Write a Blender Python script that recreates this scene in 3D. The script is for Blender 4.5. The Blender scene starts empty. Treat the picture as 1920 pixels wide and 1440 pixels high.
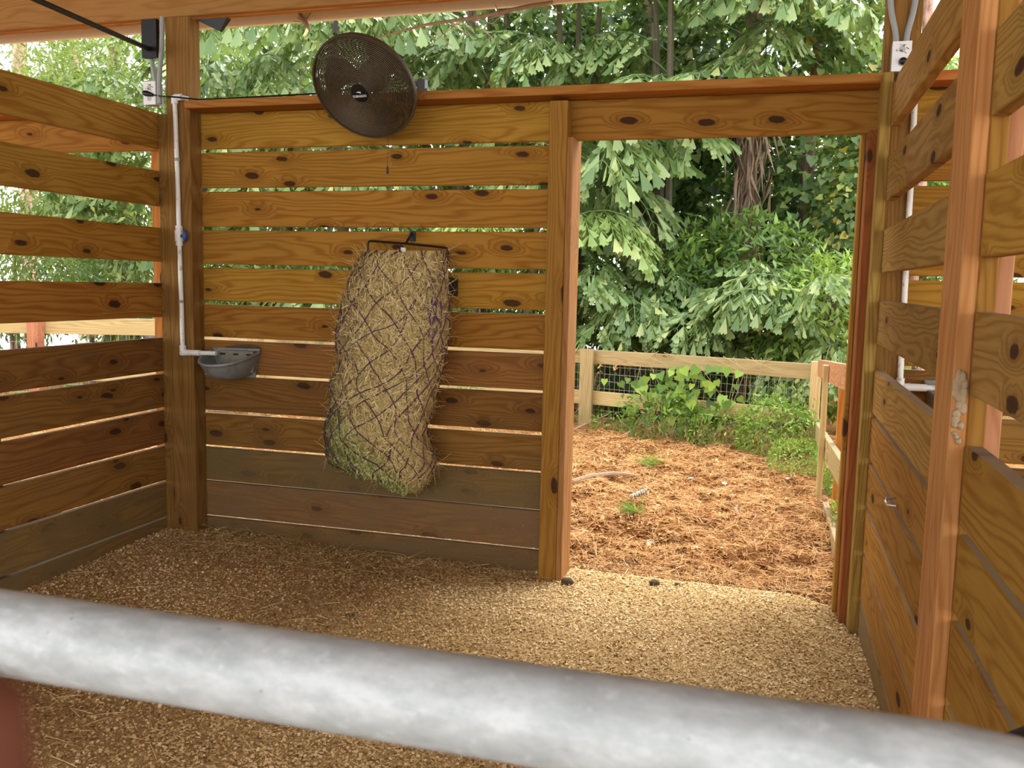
import bpy, math, random
import numpy as np
from mathutils import Vector, Matrix

S = bpy.context.scene
COL = S.collection
RNG = np.random.default_rng(7)
random.seed(7)

# ------------------------------------------------------------------ camera
CAM = Vector((0.0, -4.316, 1.45))
yaw, pit, rol = -0.2795, -0.1106, 0.0212
fwd = Vector((math.sin(yaw) * math.cos(pit), math.cos(yaw) * math.cos(pit), math.sin(pit)))
r0 = Vector((math.cos(yaw), -math.sin(yaw), 0)); u0 = r0.cross(fwd)
rt = r0 * math.cos(rol) + u0 * math.sin(rol)
up = u0 * math.cos(rol) - r0 * math.sin(rol)
cd = bpy.data.cameras.new('camera'); cam = bpy.data.objects.new('camera', cd); COL.objects.link(cam)
M = Matrix.Identity(4)
for i in range(3):
    M[i][0] = rt[i]; M[i][1] = up[i]; M[i][2] = -fwd[i]; M[i][3] = CAM[i]
cam.matrix_world = M
cd.sensor_width = 36.0; cd.lens = 31.92; cd.clip_start = 0.01; cd.clip_end = 200
cd.dof.use_dof = True; cd.dof.focus_distance = 4.2; cd.dof.aperture_fstop = 14.0
S.camera = cam

# ------------------------------------------------------------------ light: bright overcast sky
W = bpy.data.worlds.new('overcast_sky'); S.world = W; W.use_nodes = True
wn = W.node_tree.nodes; bg = wn['Background']
bg.inputs['Color'].default_value = (0.93, 0.97, 1.0, 1); bg.inputs['Strength'].default_value = 2.0
sd = bpy.data.lights.new('hazy_sun', 'SUN'); sun = bpy.data.objects.new('hazy_sun', sd); COL.objects.link(sun)
sd.energy = 2.7; sd.angle = math.radians(50); sd.color = (1.0, 0.97, 0.9)
sun.rotation_euler = (math.radians(-34), 0, math.radians(-25))   # high, over the trees behind the paddock
S.view_settings.view_transform = 'Standard'; S.view_settings.look = 'None'
S.view_settings.gamma = 1.0; S.view_settings.use_curve_mapping = False
S.view_settings.exposure = 0.88
S.cycles.max_bounces = 8; S.cycles.glossy_bounces = 2; S.cycles.transmission_bounces = 3

# ------------------------------------------------------------------ helpers
def tag(o, label=None, cat=None, group=None, kind=None):
    if label: o['label'] = label
    if cat: o['category'] = cat
    if group: o['group'] = group
    if kind: o['kind'] = kind
    return o
def empty(name, loc=(0, 0, 0), rot=(0, 0, 0), parent=None):
    o = bpy.data.objects.new(name, None); o.empty_display_size = 0.1
    o.location = loc; o.rotation_euler = rot; COL.objects.link(o)
    if parent: o.parent = parent
    return o
def link(name, me, parent=None, mat=None):
    if mat and not me.materials: me.materials.append(mat)
    o = bpy.data.objects.new(name, me); COL.objects.link(o)
    if parent:
        o.parent = parent
        o.matrix_parent_inverse = wm(parent).inverted()
    return o
def wm(o):
    m = o.matrix_basis.copy()
    if o.parent: m = wm(o.parent) @ o.matrix_parent_inverse @ m
    return m
def npmesh(name, V, F, smooth=False, var=None):
    """V (n,3); F (m,3) or (m,4) int array; var per-vertex float attribute"""
    V = np.asarray(V, dtype=np.float32); F = np.asarray(F, dtype=np.int32)
    me = bpy.data.meshes.new(name); k = F.shape[1]
    me.vertices.add(len(V)); me.vertices.foreach_set('co', V.ravel())
    me.loops.add(F.size); me.loops.foreach_set('vertex_index', F.ravel())
    me.polygons.add(len(F)); me.polygons.foreach_set('loop_start', np.arange(0, F.size, k, dtype=np.int32))
    try: me.polygons.foreach_set('loop_total', np.full(len(F), k, dtype=np.int32))
    except Exception: pass
    if smooth: me.polygons.foreach_set('use_smooth', np.ones(len(F), dtype=bool))
    me.update(calc_edges=True); me.validate()
    if var is not None:
        a = me.attributes.new('var', 'FLOAT', 'POINT'); a.data.foreach_set('value', np.asarray(var, dtype=np.float32))
    return me
class MB:
    """collects shapes into one mesh"""
    def __init__(s): s.v = []; s.f = []
    def add(s, V, F):
        b = len(s.v); s.v += [tuple(p) for p in V]; s.f += [tuple(i + b for i in f) for f in F]; return s
    def box(s, a, b):
        x0, y0, z0 = a; x1, y1, z1 = b
        return s.add([(x0,y0,z0),(x1,y0,z0),(x1,y1,z0),(x0,y1,z0),(x0,y0,z1),(x1,y0,z1),(x1,y1,z1),(x0,y1,z1)],
                     [(0,3,2,1),(4,5,6,7),(0,1,5,4),(1,2,6,5),(2,3,7,6),(3,0,4,7)])
    def tube(s, pts, r, n=8, cap=True, closed=False):
        pts = [Vector(p) for p in pts]; m = len(pts)
        rs = r if isinstance(r, (list, tuple)) else [r] * m
        ref = None; V = []; F = []
        for i, p in enumerate(pts):
            if closed: t = pts[(i + 1) % m] - pts[i - 1]
            else: t = pts[min(i + 1, m - 1)] - pts[max(i - 1, 0)]
            t.normalize()
            if ref is None:
                ref = Vector((0, 0, 1)) if abs(t.z) < .9 else Vector((1, 0, 0))
            a = t.cross(ref); 
            if a.length < 1e-4: a = t.cross(Vector((0, 1, 0.1)))
            a.normalize(); b = a.cross(t); b.normalize(); ref = b
            for k in range(n):
                q = 2 * math.pi * k / n
                V.append(p + (a * math.cos(q) + b * math.sin(q)) * rs[i])
        L = m if closed else m - 1
        for i in range(L):
            j = (i + 1) % m
            for k in range(n):
                F.append((i*n+k, i*n+(k+1) % n, j*n+(k+1) % n, j*n+k))
        if cap and not closed:
            F.append(tuple(range(n))[::-1]); F.append(tuple((m-1)*n+k for k in range(n)))
        return s.add(V, F)
    def lathe(s, prof, n=24, ax=(0,0,1), at=(0,0,0)):
        z = Vector(ax).normalized(); x = z.orthogonal().normalized(); y = z.cross(x); o = Vector(at)
        V = []; F = []
        for r, h in prof:
            for k in range(n):
                q = 2*math.pi*k/n; V.append(o + z*h + (x*math.cos(q) + y*math.sin(q))*r)
        for i in range(len(prof)-1):
            for k in range(n): F.append((i*n+k, i*n+(k+1) % n, (i+1)*n+(k+1) % n, (i+1)*n+k))
        return s.add(V, F)
    def sphere(s, c, r, n=8, m=6):
        c = Vector(c); rr = r if isinstance(r, (tuple, list)) else (r, r, r); V = []; F = []
        for i in range(m+1):
            t = math.pi*i/m
            for k in range(n):
                q = 2*math.pi*k/n
                V.append((c.x+rr[0]*math.sin(t)*math.cos(q), c.y+rr[1]*math.sin(t)*math.sin(q), c.z+rr[2]*math.cos(t)))
        for i in range(m):
            for k in range(n): F.append((i*n+k, (i+1)*n+k, (i+1)*n+(k+1) % n, i*n+(k+1) % n))
        return s.add(V, F)
    def mesh(s, name, smooth=True):
        me = bpy.data.meshes.new(name); me.from_pydata([tuple(p) for p in s.v], [], s.f)
        if smooth:
            me.polygons.foreach_set('use_smooth', [True]*len(me.polygons))
            try: me.set_sharp_from_angle(angle=math.radians(40))
            except Exception: pass
        me.update(); return me
    def build(s, name, mat, parent=None, smooth=True):
        return link(name, s.mesh(name, smooth), parent, mat)

def vnoise(x, y, seed=0):
    """value noise, vectorised"""
    xi = np.floor(x).astype(np.int64); yi = np.floor(y).astype(np.int64); fx = x-xi; fy = y-yi
    fx = fx*fx*(3-2*fx); fy = fy*fy*(3-2*fy)
    def h(a, b):
        n = (a*374761393 + b*668265263 + seed*974711) & 0x7fffffff
        n = ((n ^ (n >> 13))*1274126177) & 0x7fffffff
        return ((n ^ (n >> 16)) & 0xffff)/65535.0
    return (h(xi,yi)*(1-fx)+h(xi+1,yi)*fx)*(1-fy) + (h(xi,yi+1)*(1-fx)+h(xi+1,yi+1)*fx)*fy
def fbm(x, y, seed=0, o=4):
    v = 0; a = .5
    for i in range(o):
        v = v + a*vnoise(x*2**i, y*2**i, seed+i*17); a *= .5
    return v

# ------------------------------------------------------------------ materials
class NT:
    def __init__(s, name):
        s.m = bpy.data.materials.new(name); s.m.use_nodes = True; s.t = s.m.node_tree; s.n = s.t.nodes; s.l = s.t.links
        s.p = s.n['Principled BSDF']; s.out = s.n['Material Output']
    def node(s, ty, **kw):
        d = s.n.new(ty)
        for k, v in kw.items():
            if k.startswith('i_'): pass
            else: setattr(d, k, v)
        return d
    def put(s, sock, v):
        if isinstance(v, bpy.types.NodeSocket): s.l.new(v, sock)
        elif v is not None: sock.default_value = v
    def math(s, op, a, b=None, c=None, clamp=False):
        d = s.node('ShaderNodeMath', operation=op, use_clamp=clamp); s.put(d.inputs[0], a)
        if b is not None: s.put(d.inputs[1], b)
        if c is not None: s.put(d.inputs[2], c)
        return d.outputs[0]
    def vmath(s, op, a, b):
        d = s.node('ShaderNodeVectorMath', operation=op); s.put(d.inputs[0], a); s.put(d.inputs[1], b); return d.outputs[0]
    def noise(s, vec, scale, detail=3, rough=.55, dim='3D', dist=0):
        d = s.node('ShaderNodeTexNoise', noise_dimensions=dim); s.put(d.inputs['Vector'], vec)
        d.inputs['Scale'].default_value = scale; d.inputs['Detail'].default_value = detail
        d.inputs['Roughness'].default_value = rough; d.inputs['Distortion'].default_value = dist
        return d.outputs['Fac']
    def ramp(s, fac, pts):
        d = s.node('ShaderNodeValToRGB'); e = d.color_ramp.elements
        while len(e) < len(pts): e.new(.5)
        for q, (p, c) in zip(e, pts):
            q.position = p; q.color = (*c, 1) if len(c) == 3 else c
        s.put(d.inputs[0], fac); return d.outputs[0]
    def mix(s, f, a, b, mode='MIX'):
        d = s.node('ShaderNodeMix', data_type='RGBA', blend_type=mode, clamp_factor=True)
        s.put(d.inputs[0], f)
        for k, v in ((6, a), (7, b)):
            if not isinstance(v, bpy.types.NodeSocket): v = (*v, 1) if len(v) == 3 else v
            s.put(d.inputs[k], v)
        return d.outputs[2]
    def rng(s, v, a, b, c=0, d=1):
        q = s.node('ShaderNodeMapRange', clamp=True); q.interpolation_type = 'SMOOTHSTEP'
        s.put(q.inputs[0], v); q.inputs[1].default_value = a; q.inputs[2].default_value = b
        q.inputs[3].default_value = c; q.inputs[4].default_value = d; return q.outputs[0]
    def bump(s, h, strength=.3, dist=.002):
        d = s.node('ShaderNodeBump'); d.inputs['Strength'].default_value = strength; d.inputs['Distance'].default_value = dist
        s.put(d.inputs['Height'], h); s.l.new(d.outputs[0], s.p.inputs['Normal'])
    def base(s, c, rough=.7, metal=0, spec=None):
        if not isinstance(c, bpy.types.NodeSocket): c = (*c, 1)
        s.put(s.p.inputs['Base Color'], c); s.put(s.p.inputs['Roughness'], rough); s.p.inputs['Metallic'].default_value = metal
        if spec is not None: s.p.inputs['Specular IOR Level'].default_value = spec
        return s.m
def plain(name, c, rough=.6, metal=0, var=.0):
    t = NT(name)
    if var:
        co = t.node('ShaderNodeTexCoord').outputs['Object']
        n = t.noise(co, 30, 4)
        return t.base(t.mix(n, tuple(q*(1-var) for q in c), tuple(min(1, q*(1+var)) for q in c)), rough, metal)
    return t.base(c, rough, metal)

def wood(name, light, dark, knot=1.0, dirt=0.0, dirtcol=(.20,.155,.105), rough=.8, gscale=1.0):
    t = NT(name)
    co = t.node('ShaderNodeTexCoord').outputs['Object']
    rnd = t.node('ShaderNodeObjectInfo').outputs['Random']
    off = t.node('ShaderNodeCombineXYZ'); s = off.inputs
    t.put(s[0], t.math('MULTIPLY', rnd, 57.0)); t.put(s[1], t.math('MULTIPLY', rnd, 13.0)); t.put(s[2], t.math('MULTIPLY', rnd, 31.0))
    v = t.vmath('ADD', co, off.outputs[0])
    # knots: cells in the plane of the face
    sk = t.node('ShaderNodeSeparateXYZ'); t.put(sk.inputs[0], v); ck = t.node('ShaderNodeCombineXYZ')
    t.put(ck.inputs[0], t.math('MULTIPLY_ADD', sk.outputs[2], .9, t.math('MULTIPLY', sk.outputs[0], 3.1))); t.put(ck.inputs[1], t.math('MULTIPLY', sk.outputs[2], 7.6)); kv = ck.outputs[0]
    vor = t.node('ShaderNodeTexVoronoi', voronoi_dimensions='2D', feature='F1'); t.put(vor.inputs['Vector'], kv); vor.inputs['Scale'].default_value = 1.0
    kn = t.noise(v, 30, 2)
    kd = t.math('ADD', vor.outputs['Distance'], t.math('MULTIPLY', t.math('SUBTRACT', kn, .5), .08))
    sep = t.node('ShaderNodeSeparateColor'); t.put(sep.inputs[0], vor.outputs['Color'])
    gate = t.math('LESS_THAN', sep.outputs[0], .55*knot)
    kr = t.math('MULTIPLY_ADD', sep.outputs[1], .09, .045)
    core = t.math('MULTIPLY', t.rng(t.math('SUBTRACT', kd, kr), .03, -.01), gate)
    halo = t.math('MULTIPLY', t.rng(kd, .42, .1), gate)
    # grain: cathedral bands bent round the knots
    gv = t.vmath('MULTIPLY', v, (.42*gscale, 3.0, 3.4))
    bend = t.noise(gv, 1.4, 3, .5)
    sz = t.node('ShaderNodeSeparateXYZ'); t.put(sz.inputs[0], v)
    ph = t.math('MULTIPLY', sz.outputs[2], 210.0)
    ph = t.math('ADD', ph, t.math('MULTIPLY', sz.outputs[1], 70.0))
    ph = t.math('ADD', ph, t.math('MULTIPLY', bend, 95.0))
    ph = t.math('ADD', ph, t.math('MULTIPLY', halo, 16.0))
    band = t.math('MULTIPLY_ADD', t.math('SINE', ph), .5, .5)
    band = t.math('POWER', band, 2.2)
    fib = t.noise(t.vmath('MULTIPLY', v, (5, 110, 110)), 1.0, 3, .6)
    patch = t.noise(t.vmath('MULTIPLY', v, (1.1, 4, 4)), 1.0, 4, .6)
    c = t.mix(t.math('MULTIPLY', band, .8), light, dark)
    c = t.mix(t.math('MULTIPLY', t.rng(fib, .35, .75), .28), c, tuple(q*.72 for q in dark))
    c = t.mix(t.rng(patch, .45, .8, 0, .4), c, tuple(q*.62 for q in light))
    c = t.mix(t.math('MULTIPLY', halo, .45), c, tuple(q*.75 for q in dark))
    c = t.mix(t.math('MULTIPLY', core, .93), c, (.045, .018, .009))
    if dirt:
        dn = t.noise(t.vmath('MULTIPLY', v, (2.0, 5, 5)), 1.3, 6, .65)
        c = t.mix(t.rng(dn, .62-.35*dirt, .82-.2*dirt, .15*dirt, min(.92, dirt)), c, dirtcol)
        sp = t.noise(v, 140, 2)
        c = t.mix(t.rng(sp, .7, .74, 0, .55*dirt), c, (.42, .33, .2))
    gn = t.node('ShaderNodeSeparateXYZ'); t.put(gn.inputs[0], t.node('ShaderNodeNewGeometry').outputs['Normal'])
    c = t.mix(t.math('MULTIPLY', t.rng(gn.outputs[2], .75, .95), .65), c, (.30,.235,.165))      # dust lying on the top edges
    hs = t.node('ShaderNodeHueSaturation'); t.put(hs.inputs['Color'], c)
    t.put(hs.inputs['Value'], t.math('MULTIPLY_ADD', rnd, .36, .82)); 
    t.put(hs.inputs['Hue'], t.math('MULTIPLY_ADD', t.math('FRACT', t.math('MULTIPLY', rnd, 7.13)), .018, .491))
    t.base(hs.outputs[0], rough, 0, .12)
    t.bump(t.math('ADD', t.math('MULTIPLY', band, .4), fib), .25, .0015)
    return t.m

WOOD = wood('pine_board', (.41,.200,.032), (.265,.105,.012))
WOODQ = wood('clear_pine_board', (.43,.22,.042), (.285,.122,.017), knot=.28)
WOODK = wood('dark_corner_post', (.25,.125,.032), (.165,.07,.014), knot=.3, dirt=.4, dirtcol=(.13,.075,.032))
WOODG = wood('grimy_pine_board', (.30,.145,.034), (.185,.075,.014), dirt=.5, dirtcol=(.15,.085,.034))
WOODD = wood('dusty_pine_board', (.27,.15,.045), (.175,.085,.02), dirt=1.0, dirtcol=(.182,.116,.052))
WOODS = wood('pine_stud', (.36,.17,.034), (.25,.10,.016), knot=.5)
WOODO = wood('orange_pine_stud', (.46,.185,.045), (.34,.11,.02), knot=.25)
WOODN = wood('tan_pine_stud', (.52,.255,.085), (.40,.165,.042), knot=.15)
WOODR = wood('red_brown_jamb', (.28,.095,.026), (.19,.058,.014), knot=.2)
WOODP = wood('pinkish_pine_post', (.50,.23,.125), (.38,.145,.065), knot=.2)
WOODT = wood('treated_olive_board', (.39,.235,.06), (.24,.125,.026), knot=.7)
WOODB = wood('roof_beam_board', (.42,.19,.06), (.33,.138,.038), knot=.0)
WOODJ = wood('door_jamb_pine', (.33,.175,.055), (.24,.11,.028), knot=.2)
PSTEM = plain('palm_stem', (.10,.085,.05), .85, 0, .3)
WOODF = wood('weathered_fence_board', (.56,.41,.20), (.42,.28,.12), knot=.3, dirt=.4, dirtcol=(.33,.32,.12))
CREAM = plain('cream_fascia_paint', (.88,.82,.62), .5, 0, .06)
def galv():
    t = NT('galvanised_steel'); co = t.node('ShaderNodeTexCoord').outputs['Object']
    a = t.noise(t.vmath('MULTIPLY', co, (26, 55, 55)), 1.0, 6, .7); b = t.noise(t.vmath('MULTIPLY', co, (90, 130, 130)), 1.0, 3)
    c = t.ramp(a, [(.34, (.34,.365,.37)), (.5, (.43,.455,.46)), (.64, (.54,.565,.575))])
    c = t.mix(t.rng(b, .55, .75, 0, .6), c, (.60,.63,.65))
    r = t.noise(co, 38, 2)
    c = t.mix(t.rng(r, .76, .82, 0, .6), c, (.36,.20,.10))
    r2 = t.noise(t.vmath('ADD', co, (3, 1, 2)), 130, 1)
    c = t.mix(t.rng(r2, .77, .8, 0, .8), c, (.16,.14,.12))
    t.base(c, t.math('MULTIPLY_ADD', a, .3, .38), .08); t.bump(b, .12, .001); return t.m
GALV = galv()
PVC = NT('white_pvc'); _co = PVC.node('ShaderNodeTexCoord').outputs['Object']
PVC = PVC.base(PVC.mix(PVC.rng(PVC.noise(_co, 45, 4), .56, .74, 0, .8), (.78,.76,.70), (.36,.27,.17)), .4)
CONDUIT = plain('grey_conduit', (.30,.31,.29), .55, 0, .15)
BLACK = plain('black_metal', (.012,.012,.012), .45, .3)
FANMAT = plain('dusty_fan_black', (.078,.052,.022), .6, .2, .35)
WHITE = plain('white_plastic', (.80,.79,.76), .4)
LETTER = plain('white_print', (.85,.85,.85), .5)
BLUE = plain('blue_handle', (.02,.06,.22), .4)
IRON = NT('grey_cast_bowl'); _co = IRON.node('ShaderNodeTexCoord').outputs['Object']
IRON = IRON.base(IRON.mix(IRON.rng(IRON.noise(_co, 14, 5), .48, .7, 0, .75), (.25,.265,.26), (.16,.12,.06)), .55, .2)
PURPLE = plain('purple_net_cord', (.095,.035,.075), .8, 0, .3)
MUD = plain('dried_mud', (.40,.29,.17), .95, 0, .3)
BARK = NT('bark'); _co = BARK.node('ShaderNodeTexCoord').outputs['Object']
_n = BARK.noise(BARK.vmath('MULTIPLY', _co, (14, 14, 3)), 1.0, 5, .65)
BARK.bump(_n, .9, .02); BARK = BARK.base(BARK.ramp(_n, [(.35, (.10,.06,.045)), (.55, (.27,.17,.125)), (.75, (.42,.29,.22))]), .9)
PINEB = NT('red_pine_bark'); _co = PINEB.node('ShaderNodeTexCoord').outputs['Object']
_n = PINEB.noise(PINEB.vmath('MULTIPLY', _co, (16, 16, 5)), 1.0, 5, .65)
PINEB.bump(_n, .9, .02); PINEB = PINEB.base(PINEB.ramp(_n, [(.35, (.20,.10,.07)), (.55, (.48,.27,.20)), (.75, (.62,.42,.33))]), .9)
STICK = plain('dead_stick', (.34,.22,.14), .9, 0, .35)
DEAD = plain('dead_frond_brown', (.21,.145,.09), .9, 0, .4)

def varmat(name, stops, rough=.6, trans=0.0, spec=.4, scale=None):
    """colour from the per-leaf 'var' attribute"""
    t = NT(name); a = t.node('ShaderNodeAttribute', attribute_name='var')
    f = a.outputs['Fac']
    c = t.ramp(f, stops); t.base(c, rough, 0, spec)
    if trans:
        tr = t.node('ShaderNodeBsdfTranslucent'); t.put(tr.inputs[0], t.mix(.35, c, (.45,.62,.08)))
        mx = t.node('ShaderNodeMixShader'); mx.inputs[0].default_value = trans
        t.l.new(t.p.outputs[0], mx.inputs[1]); t.l.new(tr.outputs[0], mx.inputs[2]); t.l.new(mx.outputs[0], t.out.inputs[0])
    return t.m
PALM = varmat('fishtail_palm_leaf', [(0,(.045,.095,.024)),(.35,(.135,.225,.065)),(.7,(.32,.41,.165)),(1,(.50,.52,.19))], .38, .32, .5)
PALMY = varmat('bright_palm_leaf', [(0,(.16,.26,.06)),(.5,(.30,.42,.12)),(1,(.48,.54,.20))], .38, .3, .5)
VINE = varmat('vine_leaf', [(0,(.03,.075,.022)),(.4,(.075,.15,.045)),(.75,(.16,.24,.07)),(.9,(.30,.34,.08)),(1,(.42,.33,.05))], .42, .35, .5)
SHRUB = varmat('shrub_leaf', [(0,(.03,.07,.016)),(.45,(.085,.17,.035)),(.8,(.18,.30,.055)),(1,(.36,.48,.10))], .42, .38, .5)
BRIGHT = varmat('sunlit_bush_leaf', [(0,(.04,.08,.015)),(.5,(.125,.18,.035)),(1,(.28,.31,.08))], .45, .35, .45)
WEED = varmat('weed_leaf', [(0,(.045,.11,.015)),(.5,(.16,.29,.035)),(1,(.36,.49,.07))], .5, .3, .4)
HAY = varmat('hay', [(0,(.17,.105,.03)),(.5,(.58,.425,.165)),(1,(.90,.74,.40))], .85, 0, .2)
HAYG = varmat('green_hay', [(0,(.12,.12,.03)),(.4,(.28,.28,.075)),(.75,(.46,.45,.15)),(1,(.70,.64,.32))], .85, 0, .2)
SHAV = varmat('wood_shaving', [(0,(.22,.125,.045)),(.3,(.50,.32,.135)),(.65,(.72,.50,.235)),(1,(.88,.70,.42))], .9, 0, .15)
NEEDLE = varmat('pine_needle', [(0,(.16,.065,.02)),(.35,(.50,.24,.08)),(.7,(.68,.38,.15)),(1,(.80,.56,.30))], .8, 0, .25)

# ------------------------------------------------------------------ lumber
def board(parent, name, a, b, wid, thick, mat, wdir=(0,0,1), bow=0.0, seg=3, ch=.003):
    """plank from a to b; local X runs along it, local Z across its width"""
    a = Vector(a); b = Vector(b); X = (b-a); L = X.length; X.normalize()
    Z = Vector(wdir); Z = (Z - X*Z.dot(X)).normalized(); Y = Z.cross(X)
    h, t = wid/2, thick/2
    sec = [(-t,-h+ch),(-t+ch,-h),(t-ch,-h),(t,-h+ch),(t,h-ch),(t-ch,h),(-t+ch,h),(-t,h-ch)]
    V = []; F = []; n = 8
    b1, b2 = random.uniform(-1,1)*bow, random.uniform(-1,1)*bow
    for i in range(seg+1):
        u = i/seg; dz = b1*math.sin(math.pi*u) + b2*math.sin(2*math.pi*u)*.5
        for (y, z) in sec: V.append((-L/2+L*u, y, z+dz))
    for i in range(seg):
        for k in range(n): F.append((i*n+k, (i+1)*n+k, (i+1)*n+(k+1) % n, i*n+(k+1) % n))
    F.append(tuple(range(n))); F.append(tuple(seg*n+k for k in range(n))[::-1])
    me = bpy.data.meshes.new(name); me.from_pydata(V, [], F); me.update()
    me.materials.append(mat)
    o = bpy.data.objects.new(name, me); COL.objects.link(o)
    m = Matrix.Identity(4); c = (a+b)/2
    for i in range(3): m[i][0], m[i][1], m[i][2], m[i][3] = X[i], Y[i], Z[i], c[i]
    o.matrix_world = m
    if parent:
        o.parent = parent; o.matrix_parent_inverse = wm(parent).inverted(); o.matrix_basis = m
    return o
def vpost(parent, name, x0, x1, y0, y1, z0, z1, mat, bow=0):
    w, d = x1-x0, y1-y0
    return board(parent, name, ((x0+x1)/2,(y0+y1)/2,z0), ((x0+x1)/2,(y0+y1)/2,z1), w, d, mat, wdir=(1,0,0), bow=bow, seg=3)

def struct(name, label, loc=(0,0,0)):
    o = empty(name, loc); tag(o, label, 'wall', kind='structure'); return o
# ================================================================== SETTING: the stall walls
wb = struct('wall_back', 'slatted pine back wall of the stall with open doorway at its right', (-1.3, 0.02, 0))
BZ = [(2.131,2.315),(1.926,2.110),(1.720,1.904),(1.519,1.700),(1.321,1.500),(1.124,1.300),(.927,1.106),(.720,.911),(.523,.699),(.326,.509),(.126,.317),(-.06,.114)]
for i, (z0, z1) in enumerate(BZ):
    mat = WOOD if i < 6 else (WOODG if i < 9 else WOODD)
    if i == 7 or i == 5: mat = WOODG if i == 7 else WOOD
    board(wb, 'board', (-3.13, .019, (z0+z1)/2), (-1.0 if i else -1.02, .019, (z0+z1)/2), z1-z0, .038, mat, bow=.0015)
o = board(wb, 'header_board', (-1.018, .019, 2.223), (.385, .019, 2.223), .184, .038, WOOD)
board(wb, 'cap_board', (-3.0, -.045, 2.336), (.384, -.045, 2.336), .19, .040, WOODO, wdir=(0,1,0))
vpost(wb, 'corner_post', -3.138, -2.998, -.10, -.001, -.05, 2.788, WOODK)
vpost(wb, 'nailer', -3.199, -3.14, -.095, -.002, -.05, 2.30, WOODG)
vpost(wb, 'door_post', -1.056, -.970, -.10, -.001, -.08, 2.296, WOODS)
vpost(wb, 'door_jamb', -.969, -.940, -.098, .092, -.08, 2.129, WOODJ)
vpost(wb, 'door_jamb', .345, .383, -.10, .095, -.08, 2.129, WOODR)
vpost(wb, 'door_stop', .325, .3445, .03, .10, -.08, 2.129, WOODS)
vpost(wb, 'corner_post', .385, .525, -.099, -.001, -.08, 3.1, WOODG)
vpost(wb, 'nailer', .378, .419, -.19, -.10, -.08, 2.345, WOODT)

wl = struct('wall_left', 'pine board partition wall on the left side of the stall', (-3.22, -2.0, 0))
WZ = [(2.124,2.308),(1.822,2.006),(1.525,1.706),(1.226,1.410),(.932,1.115),(.733,.915),(.530,.715),(.325,.513),(.117,.310),(-.06,.107)]
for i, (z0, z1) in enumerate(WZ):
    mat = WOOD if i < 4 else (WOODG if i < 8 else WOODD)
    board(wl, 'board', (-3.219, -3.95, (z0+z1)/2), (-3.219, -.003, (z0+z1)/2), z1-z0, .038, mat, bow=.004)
vpost(wl, 'post', -3.33, -3.2385, -1.24, -1.15, -.05, 2.3, WOODO)
vpost(wl, 'post', -3.33, -3.2385, -3.95, -3.86, -.05, 2.95, WOODS)

wr = struct('wall_right', 'pine board partition wall on the right side of the stall', (.44, -2.0, 0))
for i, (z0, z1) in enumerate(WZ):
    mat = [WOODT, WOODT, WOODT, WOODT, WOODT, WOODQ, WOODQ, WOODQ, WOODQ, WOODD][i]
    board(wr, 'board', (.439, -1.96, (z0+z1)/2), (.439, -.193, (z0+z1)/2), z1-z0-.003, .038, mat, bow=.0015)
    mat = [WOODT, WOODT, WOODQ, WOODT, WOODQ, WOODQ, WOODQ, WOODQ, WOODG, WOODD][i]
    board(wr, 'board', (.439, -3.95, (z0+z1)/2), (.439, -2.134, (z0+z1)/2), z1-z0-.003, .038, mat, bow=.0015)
vpost(wr, 'stud', .384, .4195, -2.13, -1.91, -.05, 2.75, WOODN)
vpost(wr, 'stud', .4195, .458, -2.131, -1.962, -.05, 2.75, WOODS)
vpost(wr, 'post', .4590, .500, -2.08, -1.87, -.05, 2.95, WOODP)
vpost(wr, 'post', .4590, .55, -3.95, -3.86, -.05, 2.95, WOODS)

wn_ = struct('wall_far_right', 'slatted back wall of the neighbouring stall on the right', (2.2, .02, 0))
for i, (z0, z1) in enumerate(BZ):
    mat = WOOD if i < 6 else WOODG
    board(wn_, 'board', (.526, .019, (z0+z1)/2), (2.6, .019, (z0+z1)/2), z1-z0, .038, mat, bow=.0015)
vpost(wn_, 'door_post', 2.6, 2.69, -.06, .04, -.05, 2.3, WOODS)
vpost(wn_, 'post', 3.98, 4.12, -.10, .0, -.05, 3.0, WOODS)
board(wn_, 'header_board', (2.69, .019, 2.223), (3.98, .019, 2.223), .184, .038, WOOD)
board(wn_, 'cap_board', (.527, -.045, 2.336), (3.98, -.045, 2.336), .19, .040, WOODO, wdir=(0,1,0))
wf_ = struct('wall_far_left', 'header and jamb of the neighbouring stall doorway on the left', (-4.0, .02, 0))
board(wf_, 'header_board', (-6.9, .019, 2.223), (-3.24, .019, 2.223), .184, .038, WOOD)
vpost(wf_, 'door_jamb', -3.35, -3.285, .0385, .12, -.05, 2.32, WOODO)
vpost(wf_, 'door_jamb', -4.86, -4.78, .0, .12, -.05, 2.129, WOODO)
board(wf_, 'cap_board', (-6.9, -.045, 2.336), (-3.42, -.045, 2.336), .19, .040, WOODO, wdir=(0,1,0))

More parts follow.
